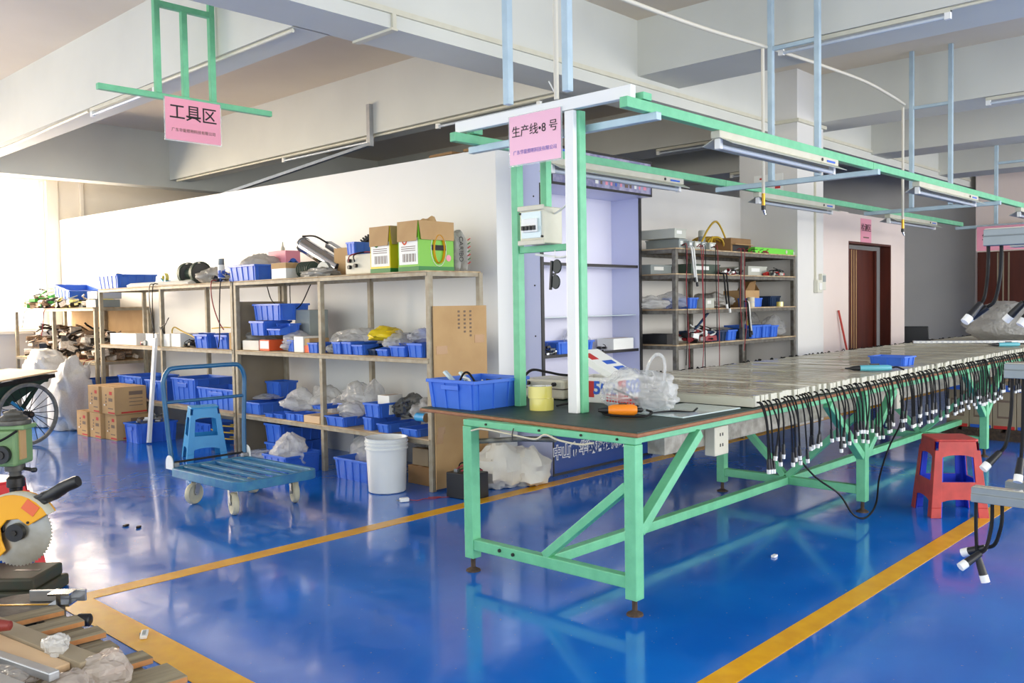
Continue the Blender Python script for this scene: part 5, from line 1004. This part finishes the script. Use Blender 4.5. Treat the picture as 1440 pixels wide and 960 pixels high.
def xtub(label,pl,pr,pb,pt,z,yf,depth,H=None,**k):
    x0,x1_ = at_y(pl,pb,yf).x, at_y(pr,pb,yf).x; h = H or max(.04,at_y(pl,pt,yf).z-z); return tub(label,(x0+x1_)/2,yf+depth/2,z,depth,x1_-x0-.01,h,group='bins on the cable rack',**k)
def xbag(label,pl,pr,pb,pt,z,yf,depth,seed,m='film',**k):
    x0,x1_ = at_y(pl,pb,yf).x, at_y(pr,pb,yf).x; h = at_y((pl+pr)/2,pt,yf).z-z; return bag('plastic_bag',label,((x0+x1_)/2,yf+depth/2,z),(x1_-x0,depth,h),seed,m,**k)
GD='grey driver cases on the cable rack'
def case(label,pl,pr,z,yf,h,m='grey_box',d=.36,lip=True):
    t_,a,b_,hh = xbox('driver_case',label,pl,pr,346,330,z,yf,d,m,'case',H=h,group=GD)
    MB().box(-a-.004,a+.004,-b_-.004,b_+.004,hh-.012,hh).build('lid_lip',m,t_); MB().box(-a*.7,a*.2,-b_-.003,-b_,hh*.45,hh*.8).build('white_label','box_white',t_); return t_
case('lower grey driver case at the left of the cable rack top',955,966,LV[0],4.4,.09); case('upper pale driver case stacked at the left of the cable rack top',949,965,LV[0]+.092,4.38,.085,'grey_box_light')
for k,(pl,pr) in enumerate(((969,975),(977,985),(987,993),(998,1006))): case(['first','second','third','fourth'][k]+' slim driver case in the row on the cable rack top edge',pl,pr,LV[0],4.34,.07,'grey_box_light' if k%2 else 'grey_box',.22)
for k,(px,m_,c2) in enumerate(((991,'bar_grey','grey_box_light'),(998,'box_orange','dark_steel'))):
    q = at_y(px,340,4.55); t2 = thing('spray_can',['silver spray can on the cable rack top','orange spray can with dark cap on the cable rack top'][k],'spray can',(q.x,4.58+.06*k,LV[0])); MB().lathe([(0,0),(.033,0),(.034,.13),(.03,.15),(0,.15)],n=16).build('can',m_,t2,smooth=40); MB().lathe([(.03,.15),(.032,.152),(.031,.21),(0,.21)],n=16).build('cap',c2,t2,smooth=40)
cp = [(7.72+.16*math.cos(k*.72)+.02*(k%3),4.6+.1*math.sin(k*.5),LV[0]+.02+.13*abs(math.sin(k*.72))) for k in range(34)]; wire('hose_coil','yellow hose coil on the cable rack top',cp,.01,'yellow_hose','hose'); wire('yellow_hose','stray yellow hose loop rising from the coil',[(7.4,4.5,LV[0]+.02),(7.55,4.5,LV[0]+.2),(7.75,4.52,LV[0]+.3),(7.9,4.52,LV[0]+.18),(7.95,4.5,LV[0]+.015)],.01,'yellow_hose','hose')
t2,a,b_,h = xbox('open_carton','brown carton lying open towards the room on the cable rack top',1028,1056,352,334,LV[0],4.42,.3,'card_dark'); MB().box(-a*.85,a*.75,-b_-.002,-b_,.01,h*.55).build('painted_inner_shade','black_trim',t2); MB().box(-a,a*.8,-b_-.05,-b_-.002,h*.52,h*.56).build('flap','card',t2)  # black sheet on the closed front paints the shade inside the carton
t2,a,b_,h = xbox('circuit_tray','lime green circuit tray along the cable rack top edge',1062,1116,357,349,LV[0],4.34,.1,'lime','tray',H=.06); MB().cyl((a*.6,-b_-.004,h*.5),(a*.6,-b_,h*.5),.02,n=12).build('knob','cream_plastic',t2,smooth=40)
t2 = thing('tube_profile','white tube profile sticking out past the rack end','profile',(9.0,4.36,LV[0]+.002)); MB().box(-.02,.42,-.02,.02,0,.035).build('profile','white_plastic',t2,bevel=.004); MB().box(-.02,.25,.021,.1,0,.01).build('strip','wood_edge',t2)
clutter('small_parts','red and black wire ends on the cable rack top',(8.3,4.36,LV[0]),.4,.06,.03,14,110,('red_cable','black_plastic'),size=.045)
case('grey driver case on the second shelf, left',915,944,LV[1],4.62,.09,d=.2); case('dark green driver case on the second shelf, middle',972,1012,LV[1],4.45,.1,'motor_green'); case('pale driver case on the second shelf, right bay',1052,1078,LV[1],4.45,.1,'grey_box_light'); case('flat dark tray on the second shelf, right end',1086,1102,LV[1],4.5,.05,'dark_steel')
clutter('small_parts','black connectors bunched on the second shelf',(7.75,4.38,LV[1]),.3,.08,.05,16,111,('black_plastic','red_cable','white_plastic'),size=.05); clutter('small_parts','loose boards on the second shelf, right end',(8.75,4.38,LV[1]),.4,.08,.03,12,112,('grey_box_light','black_plastic','red_plastic'),size=.06)
xbag('white bag of tubes on the third shelf, left',918,945,430,414,LV[2],4.5,.3,113,'film'); xbag('clear bag leaning on the third shelf beside the post',950,976,431,408,LV[2],4.45,.3,114,'film_clear',peak=.4); xtub('blue bin on the third shelf, left bay',969,981,431,422,LV[2],4.42,.28,H=.1); case('white-labelled driver on the third shelf',992,1004,LV[2],4.36,.09,'grey_box_light',.2)
xbag('clear bag with pink contents on the third shelf',1004,1040,431,409,LV[2],4.42,.34,115,'film_grey',peak=.1); x0_ = at_y(1049,430,4.5).x
t2,a,b_,h = xbox('open_carton','tall brown carton with raised flaps on the third shelf',1049,1068,427,408,LV[2],4.5,.26,'card',H=.17); MB().add([(-a,-b_,h),(a*.3,-b_,h),(a*.1,-b_-.03,h+.1),(-a*.8,-b_-.03,h+.08),(-a,-b_+.005,h),(a*.3,-b_+.005,h),(a*.1,-b_-.025,h+.1),(-a*.8,-b_-.025,h+.08)],[(0,1,2,3),(7,6,5,4),(0,4,5,1),(1,5,6,2),(2,6,7,3),(3,7,4,0)]).build('flap','card_dark',t2); MB().prism([(-b_,h),(b_,h),(b_*.6,h+.09),(-b_*.5,h+.1)],a,a+.005,'x').build('flap','card_dark',t2)
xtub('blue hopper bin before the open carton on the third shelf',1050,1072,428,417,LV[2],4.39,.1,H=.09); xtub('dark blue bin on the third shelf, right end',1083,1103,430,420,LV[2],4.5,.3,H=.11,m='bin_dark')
for k,(px,z) in enumerate(((1058,0),(1058,.05),(1106,0))):
    q = at_y(px,428,4.33); t2 = thing('tape_roll',['lower tape roll stacked on the third shelf edge','upper tape roll stacked on the third shelf edge','cream tape roll at the right of the third shelf'][k],'tape',(q.x+(0 if k<2 else -.12),4.345,LV[2]+z)); MB().lathe([(.015,0),(.036,0),(.036,.048),(.015,.048),(.015,0)],n=18).build('tape','clear_tape' if k==2 else 'cable_cream',t2,smooth=40)
t2 = thing('parts_tray','black plastic tray on the fourth shelf, left end','tray',(6.84,4.58,LV[3])); MB().box(-.09,.09,-.14,.14,0,.01).box(-.09,.09,-.14,-.13,.01,.09).box(-.09,.09,.13,.14,.01,.09).box(-.09,-.08,-.13,.13,.01,.09).box(.08,.09,-.13,.13,.01,.09).build('tray','black_plastic',t2)
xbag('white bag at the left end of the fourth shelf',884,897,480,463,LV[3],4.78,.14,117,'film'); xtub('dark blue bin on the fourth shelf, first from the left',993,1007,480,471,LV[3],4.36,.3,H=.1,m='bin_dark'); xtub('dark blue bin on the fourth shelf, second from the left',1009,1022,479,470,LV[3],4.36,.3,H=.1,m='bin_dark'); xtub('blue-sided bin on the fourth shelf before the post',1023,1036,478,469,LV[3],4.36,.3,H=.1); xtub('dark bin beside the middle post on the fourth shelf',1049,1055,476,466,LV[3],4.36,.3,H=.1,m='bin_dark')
xtub('blue bin on the fourth shelf, right bay, left one',1057,1071,475,463,LV[3],4.36,.3,H=.13); xtub('blue bin on the fourth shelf, right bay, middle one',1072,1083,474,463,LV[3],4.36,.3,H=.13); xtub('blue bin with a tag on the fourth shelf, right bay, right one',1084,1094,473,463,LV[3],4.36,.3,H=.12)
xbag('clear bag standing behind the blue bins on the fourth shelf',1058,1080,474,438,LV[3]+.05,4.7,.18,118,'film_clear',peak=.9); xbag('clear crumpled bag at the right end of the fourth shelf',1094,1111,471,442,LV[3],4.42,.26,119,'film_clear',peak=.5); xbag('flat clear bag on the dark bins of the fourth shelf',1002,1036,470,460,LV[3]+.1,4.4,.22,120,'film_grey',peak=0)
t2 = thing('glue_bottle','yellow glue bottle in the blue bin on the fourth shelf','bottle',(8.35,4.5,LV[3]+.1)); MB().lathe([(0,0),(.02,0),(.022,.06),(.01,.08),(.006,.12),(0,.12)],n=14).build('bottle','clear_tape',t2,smooth=40); MB().cyl((0,0,.1),(0,0,.13),.009,n=8).build('cap','white_plastic',t2)
clutter('tangled_leads','tangle of black and red leads on the fourth shelf',(7.2,4.42,LV[3]),.34,.16,.12,22,121,('black_plastic','red_cable','white_plastic'),size=.09)
wire('test_pen','dark blue test pen propped on the tangled leads',[(7.12,4.4,LV[3]+.1),(7.28,4.4,LV[3]+.2),(7.42,4.4,LV[3]+.29)],.012,'bin_dark','pen')
# leads hanging down the front of the cable rack
LD = ((963,'black_rubber',1.06),(965,'red_cable',1.32),(985,'red_cable',1.3),(988,'red_cable',.95),(991,'black_rubber',1.32),(1005,'black_rubber',.8),(1008,'red_cable',1.45),(1041,'red_cable',.75),(1046,'red_cable',.98))
for k,(px,m_,l) in enumerate(LD):
    x_ = at_y(px,400,4.29).x; r2 = random.Random(k)
    t2 = thing('hanging_lead',['black lead hanging first from the left on the cable rack','red lead hanging beside the first black lead on the cable rack','thin red lead hanging in the middle of the cable rack','short red lead crossing the third shelf front','long black lead hanging past the blue test pen','black lead ending above the fourth shelf','longest thin red lead on the cable rack','red lead hanging left of the middle post','red lead tied to the middle post of the cable rack'][k],'cable',(x_,4.285,LV[0]+.02),0,'leads on the cable rack')
    MB().tube(smooth_path([(0,.04,.0),(0,-.004,-.01),(r2.uniform(-.02,.02),-.006,-l*.3),(r2.uniform(-.03,.03),-.008,-l*.7),(r2.uniform(-.03,.03),-.006,-l)]),.004,5).build('lead',m_,t2,smooth=60)
for k,(px,z,l) in enumerate(((972,LV[0],.26),(975,LV[0],.3),(1017,LV[1],.28),(1021,LV[1],.32),(1050,LV[2]+.05,.3),(1052,LV[2]+.05,.28))):
    x_ = at_y(px,400,4.28).x; t2 = thing('connector_lead',['short white connector lead under the rack top, left','short white connector lead under the rack top, right','black plug lead bunched at the second shelf, left','black plug lead bunched at the second shelf, right','black plug lead on the middle post','white plug lead on the middle post'][k],'cable',(x_,4.285,z),0,'plug leads on the cable rack')
    MB().tube(smooth_path([(0,.02,.01),(0,-.012,-.01),(.02,-.016,-l*.6),(.05,-.012,-l)]),.008,6).build('lead','white_cable' if k in (0,1,5) else 'black_rubber',t2,smooth=60); MB().cyl((.05,-.012,-l),(.06,-.012,-l-.04),.012,n=8).build('plug','white_plastic' if k in (2,3) else 'black_plastic',t2)
# ================================================================== spoked-wheel hand cart at the far left
t = thing('hand_cart','dark green hand cart with a spoked wheel and plywood on top','cart',(3.2,9.75,0),R(12))
rw_ = .32; wq = Matrix.Translation((0,0,rw_)) @ Matrix.Rotation(R(90),4,'X')
w = MB().lathe([(rw_-.035,-.018),(rw_-.008,-.02),(rw_,0),(rw_-.008,.02),(rw_-.035,.018),(rw_-.04,0),(rw_-.035,-.018)],n=48).xf(wq).build('tyre','tyre',t,smooth=50)
for k in range(20):
    a = 2*math.pi*k/20; s = .03*(1 if k%2 else -1); MB().cyl((.03*math.cos(a+.5),s,rw_+.03*math.sin(a+.5)),((rw_-.035)*math.cos(a),0,rw_+(rw_-.035)*math.sin(a)),.004,n=5).build('spoke','dark_steel',w)
MB().cyl((0,-.055,rw_),(0,.055,rw_),.035,n=16).build('hub','dark_steel',w,smooth=40); MB().cyl((0,-.075,rw_),(0,.45,rw_),.014,n=10).build('axle','rust',t,smooth=40)
MB().prism([(-1.5,.30),(-.1,.42),(.32,.66),(.34,.70),(-1.5,.52)],.12,.16,'y').build('side_panel','cart_green',t); MB().prism([(-1.5,.30),(-.1,.42),(.32,.66),(.34,.70),(-1.5,.52)],.86,.9,'y').build('side_panel','cart_green',t)
MB().prism([(-1.5,.29),(-.1,.41),(-.1,.45),(-1.5,.33)],.16,.86,'y').build('floor_panel','cart_green',t); MB().prism([(.28,.62),(.32,.62),(.34,.70),(.30,.70)],.16,.86,'y').build('end_panel','cart_green',t)
MB().beam((-1.5,.11,.505),(.36,.11,.685),.03,.04).build('top_rail','dark_steel',t); MB().prism([(-1.6,.535),(.36,.725),(.36,.74),(-1.6,.55)],.05,.95,'y').build('plywood_sheet','plywood',t)
MB().beam((.02,.13,.35),(-.1,.13,.45),.03,.03).build('axle_bracket','stool_blue',t); MB().beam((0,.14,.34),(.2,.14,.60),.04,.03).build('axle_bracket','cart_green',t)
for s in (.14,.88): MB().beam((-1.45,s,.34),(-1.4,s,0),.04,.04).build('rest_leg','dark_steel',t)
q = at_z(3,527,.66); t = pail('white_tub','white ribbed tub standing on the plywood at the left edge',(2.62,10.35,.682),.19,.225,.19,'bucket_white',(.55,.75,.9),'tub')
t,a,b_,h = carton('brown_carton','brown carton with black lettering standing in the white tub',2.50,2.74,10.23,10.47,.70,1.12,'card',cat='box'); text('小熊',.085,'ink',t,(.05,-b_-.002,h*.62),FACE_MY,bold=.002); text('好康',.085,'ink',t,(.05,-b_-.002,h*.38),FACE_MY,bold=.002)

# ================================================================== drill press and mitre saw at the lower left
VR = R(-46.8)
t = thing('drill_press','old green bench drill press with stepped pulleys, cut by the left edge','drill press',(1.45,4.62,0),VR)
MB().box(-.42,.16,-.16,.16,.0,.06).box(-.40,.14,-.14,.14,.06,.12).build('base','cast_green',t,bevel=.012); MB().box(-.02,.1,-.012,.012,.1195,.121).build('slot','black_trim',t)
MB().cyl((-.3,0,.12),(-.3,0,.95),.035,n=18).build('column','steel',t,smooth=40); MB().box(-.36,.05,-.08,.08,.63,.80).build('head','machine_green',t,bevel=.014); MB().box(-.34,.08,-.06,.06,.80,.822).build('belt_plate','machine_green',t,bevel=.006)
pl_ = MB().lathe([(0,.822),(.075,.822),(.078,.832),(.075,.842),(.06,.845),(.062,.856),(.05,.862),(.042,.868),(.042,.88),(.02,.885),(.012,.895),(0,.895)],n=26).build('step_pulley','cast_grey',t,smooth=40)
MB().lathe([(0,.50),(.028,.50),(.03,.52),(.04,.525),(.04,.565),(.03,.575),(.018,.58),(0,.58)],n=18).build('chuck','dark_steel',t,smooth=40); MB().lathe([(0,.575),(.026,.575),(.028,.60),(.045,.602),(.045,.632),(0,.632)],n=20).build('spindle_collar','cast_grey',t,smooth=40)
MB().cyl((.04,-.0,.61),(.085,-.01,.605),.009,n=8).build('stop_screw','dark_steel',t,smooth=40); MB().lathe([(0,-.012),(.012,-.01),(.016,0),(.012,.01),(0,.012)],(.095,-.012,.604),12).build('ball_knob','black_plastic',t,smooth=60)
MB().cyl((-.01,-.08,.69),(-.01,-.105,.69),.042,n=22).build('feed_dial','black_plastic',t,smooth=40); MB().cyl((-.01,-.105,.69),(-.01,-.112,.69),.02,n=14).build('dial_centre','dark_steel',t,smooth=40); MB().box(.05,.058,-.05,.0,.66,.80).build('label_strip','card',t)
MB().tube(smooth_path([(-.3,-.1,.66),(-.15,-.13,.70),(.0,-.11,.76),(.06,-.08,.80)]),.006,6).build('cable','black_rubber',t,smooth=60)
t = thing('mitre_saw','yellow mitre saw with a bare steel blade and black handle','saw',(1.27,4.1,0),VR)
bc = Vector((-.01,.05,.415)); r_ = .147; g = MB(); n = 60
tooth = [((r_+(.004 if k%2 else -.004))*math.cos(2*math.pi*k/(2*n)),(r_+(.004 if k%2 else -.004))*math.sin(2*math.pi*k/(2*n))) for k in range(2*n)]
g.prism(tooth,-.0015,.0015,'y'); g.xf(Matrix.Translation(bc)).build('blade','blade',t)
MB().lathe([(.118,-.003),(.142,-.003)],n=40).xf(Matrix.Translation(bc) @ Matrix.Rotation(R(90),4,'X')).build('blade_band','cast_grey',t); MB().cyl(bc+Vector((0,-.028,0)),bc+Vector((0,-.002,0)),.038,n=24).build('blade_flange','black_plastic',t,smooth=40); MB().cyl(bc+Vector((0,-.036,0)),bc+Vector((0,-.028,0)),.013,n=6).build('arbor_bolt','dark_steel',t)
gd = []
for k in range(17): a = R(28+k*(215-28)/16); gd.append((.168*math.cos(a),.168*math.sin(a)))
inn = [(-.07,-.105),(-.04,-.075),(-.055,-.03),(-.06,.02),(-.03,.055),(.02,.06),(.06,.03)]
g = MB().prism([(x*.98-.0,z) for x,z in gd]+inn,-.03,-.018,'y').prism(gd+[(-.1,-.05),(-.1,.0),(0,.1),(.1,.06)],.014,.045,'y'); g.xf(Matrix.Translation(bc)).build('blade_guard','saw_yellow',t,bevel=.004)
ar = MB(); rim_ = [(bc.x+.166*math.cos(R(28+k*12)),bc.y,bc.z+.166*math.sin(R(28+k*12))) for k in range(15)]; ar.tube(rim_,.034,8,flat=.16); ar.build('guard_rim','cream_plastic',t,smooth=50)
lb = MB().obox((bc.x+.075,bc.y-.032,bc.z+.108),(.062,.002,.048),Matrix.Rotation(R(38),3,'Y')).build('warning_label','label_orange',t); MB().cyl(bc+Vector((.062,-.034,.045)),bc+Vector((.062,-.029,.045)),.006,n=8).build('screw','dark_steel',t)
hd = MB().tube(smooth_path([(.10,.06,.555),(.15,.055,.575),(.2,.05,.605),(.26,.045,.63)],5),[.026]*5+[.028]*5+[.026]*5+[.024],12).build('handle','black_plastic',t,smooth=50); MB().beam((.04,.06,.53),(.12,.06,.56),.05,.05).build('handle_root','black_plastic',t,bevel=.008)
MB().box(-.4,-.05,.045,.12,.40,.52).build('motor_housing','black_plastic',t,bevel=.02); MB().beam((-.3,.08,.44),(-.22,.1,.12),.06,.07).build('arm','cast_grey',t,bevel=.006)
MB().lathe([(0,0),(.175,0),(.18,.02),(.175,.115),(.0,.115)],(.02,-.02,.0),34).build('turntable','cast_grey',t,smooth=40); MB().box(-.42,.0,-.1,.1,0,.10).build('base','cast_green',t,bevel=.01); MB().box(-.1,.2,-.012,.004,.1152,.117).build('scale_strip','yellow_line',t)
for s,a in ((.06,0),(-.1,-.15)): MB().box(s-.2 if s<0 else s-.02,s+.03 if s<0 else s+.22,.03+a*.3,.045+a*.3,.116,.20 if s<0 else .165).build('fence','aluminium',t,bevel=.003)
MB().prism([(.16,.12),(.25,.12),(.25,.128),(.215,.128),(.215,.165),(.25,.165),(.25,.173),(.16,.173),(.16,.165),(.195,.165),(.195,.128),(.16,.128)],-.05,.02,'y').build('clamped_offcut','chrome',t)
MB().cyl((.2,-.06,.07),(.275,-.075,.07),.008,n=8).build('lock_rod','steel',t,smooth=40); MB().lathe([(0,0),(.014,.0),(.018,.02),(.026,.03),(.026,.075),(.02,.08),(0,.08)],n=16).xf(Matrix.Translation((.27,-.074,.07)) @ Matrix.Rotation(R(90),4,'Y')).build('lock_knob','black_plastic',t,smooth=50)
MB().box(-.3,-.12,-.13,-.1,.10,.145).build('yellow_bracket','saw_yellow',t,bevel=.004)

# ================================================================== pallet with wrapped profiles
t = thing('wooden_pallet','grey weathered wooden pallet in the lower left corner','pallet',(.9,3.4,0),R(-2))
sl = [.45,.26,.07,-.12,-.31,-.52,-.7,-.84]
for k,y in enumerate(sl):
    wd = .095 if k not in (5,) else .16; e = .45+.012*((k*7)%3-1)+(.03 if k>3 else 0)
    o = MB().box(-.5,e,y-wd/2,y+wd/2,.118,.142).build('slat','pallet_wood',t,bevel=.003); MB().box(-.5,e-.003,y-wd/2-.0015,y-wd/2,.121,.139).build('sawn_edge','pallet_end',o)
for x in (-.42,.0,.40): MB().box(x-.04,x+.04,-.88,.5,.09,.117).build('stringer_board','pallet_wood',t); 
for x in (-.42,.0,.40):
    for y in (-.82,-.18,.43): MB().box(x-.045,x+.045,y-.06,y+.06,.02,.09).build('block','pallet_wood',t,bevel=.004)
for x in (-.42,.0,.40): MB().box(x-.045,x+.045,-.88,.5,.0,.02).build('bottom_board','pallet_wood',t)
LG='wrapped metal profiles on the pallet'
def prof(label,x,w_,y0,y1,z0,z1,m,rz=0): return tag(MB().box(-w_/2,w_/2,0,y1-y0,0,z1-z0).build('metal_profile',m,loc=(x,y0,z0),rot=(0,0,rz),bevel=.004),label,'profile',LG)
prof('wrapped block of profiles filling the bottom of the pallet load',.82,.52,2.9,4.0,.143,.2,'card_grey',R(7))
prof('flat grey carton strip along the outer edge of the pallet load',1.12,.075,2.93,4.15,.143,.235,'card_grey',R(8)); prof('tan board lying beside the grey carton strip on the pallet load',1.03,.09,2.97,4.05,.201,.226,'plywood',R(8)); prof('pale green strip between the boards on the pallet load',.955,.06,3.02,4.0,.201,.222,'glass_sheet',R(8)); prof('long bare aluminium profile on the pallet, outer one',.985,.035,2.86,3.95,.228,.256,'aluminium',R(12)); prof('long bare aluminium profile on the pallet, inner one',.87,.05,2.83,3.6,.202,.26,'aluminium',R(10))
for k,(x,y,sx,sy,sz) in enumerate(((1.15,2.92,.16,.13,.105),(1.03,2.87,.13,.2,.095),(.9,2.8,.16,.22,.07),(1.075,3.1,.07,.09,.06),(.93,3.06,.09,.24,.04))): bag('wrap_film',['crumpled film round the profile ends, outermost','crumpled film round the profile ends, middle','crumpled film round the profile ends, innermost','peaked scrap of clear film on the pallet load','creased film between the bare profiles'][k],(x,y,(.143,.143,.143,.226,.201)[k]),(sx,sy,sz),130+k,'wrap' if k!=3 else 'film','film',crease=.34,peak=.1,n=20,boxy=.7,sharp=20)
t = thing('red_grip','dark red rounded tool grip resting on the pallet load at the left edge','tool',(.98,3.36,.281),R(-50)); MB().lathe([(0,-.05),(.016,-.045),(.022,0),(.022,.12),(.018,.15),(0,.15)],n=14).xf(Matrix.Rotation(R(-90),4,'Y')).build('grip','dark_red',t,smooth=60); MB().lathe([(.0252,.03),(.0262,.034),(.0252,.038)],n=14).xf(Matrix.Rotation(R(-90),4,'Y')).build('ring','black_plastic',t,smooth=60)
t = thing('plastic_clip','small white plastic clip lying on the yellow floor band','clip',(1.6,3.62,.004),R(60)); MB().box(-.04,.04,-.014,.014,0,.014).build('body','white_plastic',t,bevel=.003); MB().box(-.025,.02,-.006,.006,.014,.018).build('mark','grey_box',t)
for k,(px,py) in enumerate(((1089,783),(177,740),(195,742),(200,895))):
    q = at_z(px,py,0); tag(MB().obox((0,0,.006),(.035,.02,.011),.4*k).build('floor_scrap',('white_plastic','dark_steel','dark_steel','black_plastic')[k],loc=(q.x,q.y,.0005)),['small white offcut on the floor under the workbench','dark sliver on the floor right of the saw','second dark sliver on the floor right of the saw','tiny black piece on the yellow floor band'][k],'scrap')

# ================================================================== light bars on the stand at the right edge
st_ = thing('bar_stand','steel stand with arms carrying grey light bars beyond the right edge','stand',(3.35,-.2,0))
for x in (-.25,.35): MB().box(x-.02,x+.02,-.02,.02,0,1.75).build('upright','pale_steel',st_,bevel=.003); MB().box(x-.03,x+.03,-.4,.7,0,.03).build('foot','pale_steel',st_,bevel=.003)
for z in (.66,1.07,1.52):
    for x in (-.25,.35): MB().box(x-.015,x+.015,.02,.55,z-.03,z-.002).build('arm','pale_steel',st_)
    for y in (.1,.5): MB().box(-.28,.38,y-.015,y+.015,z-.002,z).build('cross_bar','pale_steel',st_)
def loose_bar(label,x,y,z,w_,h_,cables,m='bar_grey',top=None):
    t = thing('grey_light_bar',label,'light bar',(x,y,z),0,'grey light bars on the stand')
    MB().prism([(-w_/2,0),(w_/2,0),(w_/2,h_*.55),(w_/2-.004,h_*.6),(w_/2-.004,h_),(-w_/2+.004,h_),(-w_/2+.004,h_*.6),(-w_/2,h_*.55)],-1.1,0,'y').build('profile',m,t,bevel=.002); MB().box(-w_/2+.008,w_/2-.008,-1.09,-.004,h_,h_+.003).build('cover','lens',t)
    for k,(dx,dy,l,sx,sy) in enumerate(cables):
        p = smooth_path([(dx,dy,.005),(dx,dy+.0,-.05),(dx+sx*.1,dy+sy*.1,-l*.55),(dx+sx*.5,dy+sy*.4,-l*.88),(dx+sx,dy+sy,-l)],5); e = p[-1]; d = (p[-1]-p[-2]).normalized()
        c = MB().tube(p,.006,6).build('cable','black_rubber',t,smooth=60); MB().cyl(e-d*.01,e+d*.05,.011,.014,n=9).build('plug','black_plastic',c,smooth=50); MB().cyl(e+d*.05,e+d*.075,.0145,n=9).build('plug_tip','white_plastic',c,smooth=50)
    return t
p = at_x(1386,347,3.3)
loose_bar('upper grey light bar on the stand, front, beside the brown far door',3.3,.90,1.522,.05,.055,((0,-.01,.2,-.03,.02),(.0,-.05,.21,.0,.05)))
loose_bar('upper pale light bar on the stand, just behind the grey one',3.47,.86,1.522,.06,.045,((0,-.06,.2,.0,.03),(.01,-.09,.21,-.02,.02),(.0,-.12,.2,.02,.02)),'bar_cream')
loose_bar('middle grey light bar on the stand at the right edge',3.4,.86,1.072,.05,.05,((0,-.02,.26,-.05,.03),(0,-.055,.28,-.03,.0)))
loose_bar('second middle grey light bar beside it on the stand',3.46,.85,1.072,.05,.05,((0,-.08,.24,-.02,.0),))
loose_bar('lower grey light bar on the stand in front of the red stool',3.25,.92,.662,.05,.05,((0,-.01,.2,.0,-.01),(0,-.06,.17,-.05,.03),(0,-.09,.16,.01,.06)))
loose_bar('second lower grey light bar behind the front one',3.42,.86,.662,.05,.05,((0,-.12,.17,.0,.0),))
# ================================================================== background at the far right
for k in range(4):
    y = 2.86-.205*k; t,a,b_,h = carton('carton',['first brown carton from the left on the pallet under the bench','second brown carton from the left on the pallet under the bench','third brown carton from the left on the pallet under the bench','rightmost brown carton on the pallet under the bench'][k],9.25,9.6,y-.2,y,.105,.56,'card_grey',group='cartons under the bench'); MB().box(-a-.001,-a,-b_*.6,b_*.6,.1,h*.6).build('print','ink_grey',t); MB().box(-a-.002,-a-.001,-b_*.5,b_*.5,.12,h*.6-.02).build('print_field','card_grey',t); MB().box(-a-.002,-a,-b_*.9,b_*.9,.0,.03).build('band',('red_ink','cloud_blue')[k%2],t); MB().box(-a-.002,a+.002,-b_,b_,h-.1,h-.04).build('blue_tape','bin_blue',t)
t = thing('floor_pallet','dark wooden pallet under the cartons beneath the bench','pallet',(9.42,2.45,0))
for k in range(5): MB().box(-.24,.24,-.46+.19*k,-.32+.19*k,.08,.104).build('slat','rust',t)
for x in (-.2,0,.2): MB().box(x-.03,x+.03,-.46,.44,0,.079).build('stringer','rust',t)
t = thing('office_chair','black plastic chair standing by the grey far wall','chair',(13.5,4.6,0),R(20)); MB().box(-.2,.2,-.2,.2,.42,.46).build('seat','black_plastic',t,bevel=.012)
MB().prism([(-.18,.52),(.18,.52),(.16,.95),(-.16,.95)],-.015,.015,'x').xf(Matrix.Translation((-.2,0,0))).build('backrest','black_plastic',t,bevel=.01)
for x in (-.17,.17):
    for y in (-.17,.17): MB().cyl((x,y,0),(x*.9,y*.9,.42),.014,n=8).build('leg','dark_steel',t,smooth=40)
MB().box(-.215,-.19,-.03,.03,.42,.56).build('back_support','dark_steel',t)
def broom(label,p0,p1):
    t = thing('broom',label,'broom',p0); d = Vector(p1)-Vector(p0); MB().cyl((0,0,.1),d,.013,n=8).build('handle','broom_red',t,smooth=60); MB().box(-.14,.14,-.03,.03,0,.11).build('head','dark_steel',t,bevel=.01)
broom('red-handled broom leaning on the pink wall left of the doorway',(10.8,4.36,0),(10.52,4.48,1.22)); broom('red-handled mop leaning beyond the corner of the pink wall',(12.95,4.6,0),(13.12,4.66,1.25))
sg = at_x(1412,317,12.2)
t = thing('line_number_sign','pink line sign seen beyond the grey bars at the right edge','sign',(12.17,sg.y,sg.z),R(-90)); MB().box(-.3,.3,-.004,0,-.3,0).build('pink_sheet','sign_pink',t); text('生产线•6号',.1,'ink',t,(0,-.006,-.13),FACE_MY,bold=.001); MB().box(-.3,.3,-.001,.003,-.02,.02).build('hanger_tape','acrylic',t)
t = thing('compressed_air_manifold','cluster of cream air filters on the far cross wall','air filter',(15.7,3.75,2.4))
for k in range(3): MB().lathe([(0,-.2),(.045,-.19),(.05,0),(.03,.03),(0,.03)],(0,.1-.16*k+.2,0),16).build('filter_bowl','cable_cream',t,smooth=40)
MB().box(-.03,.1,-.16,.4,.03,.1).build('manifold','dark_steel',t,bevel=.008)
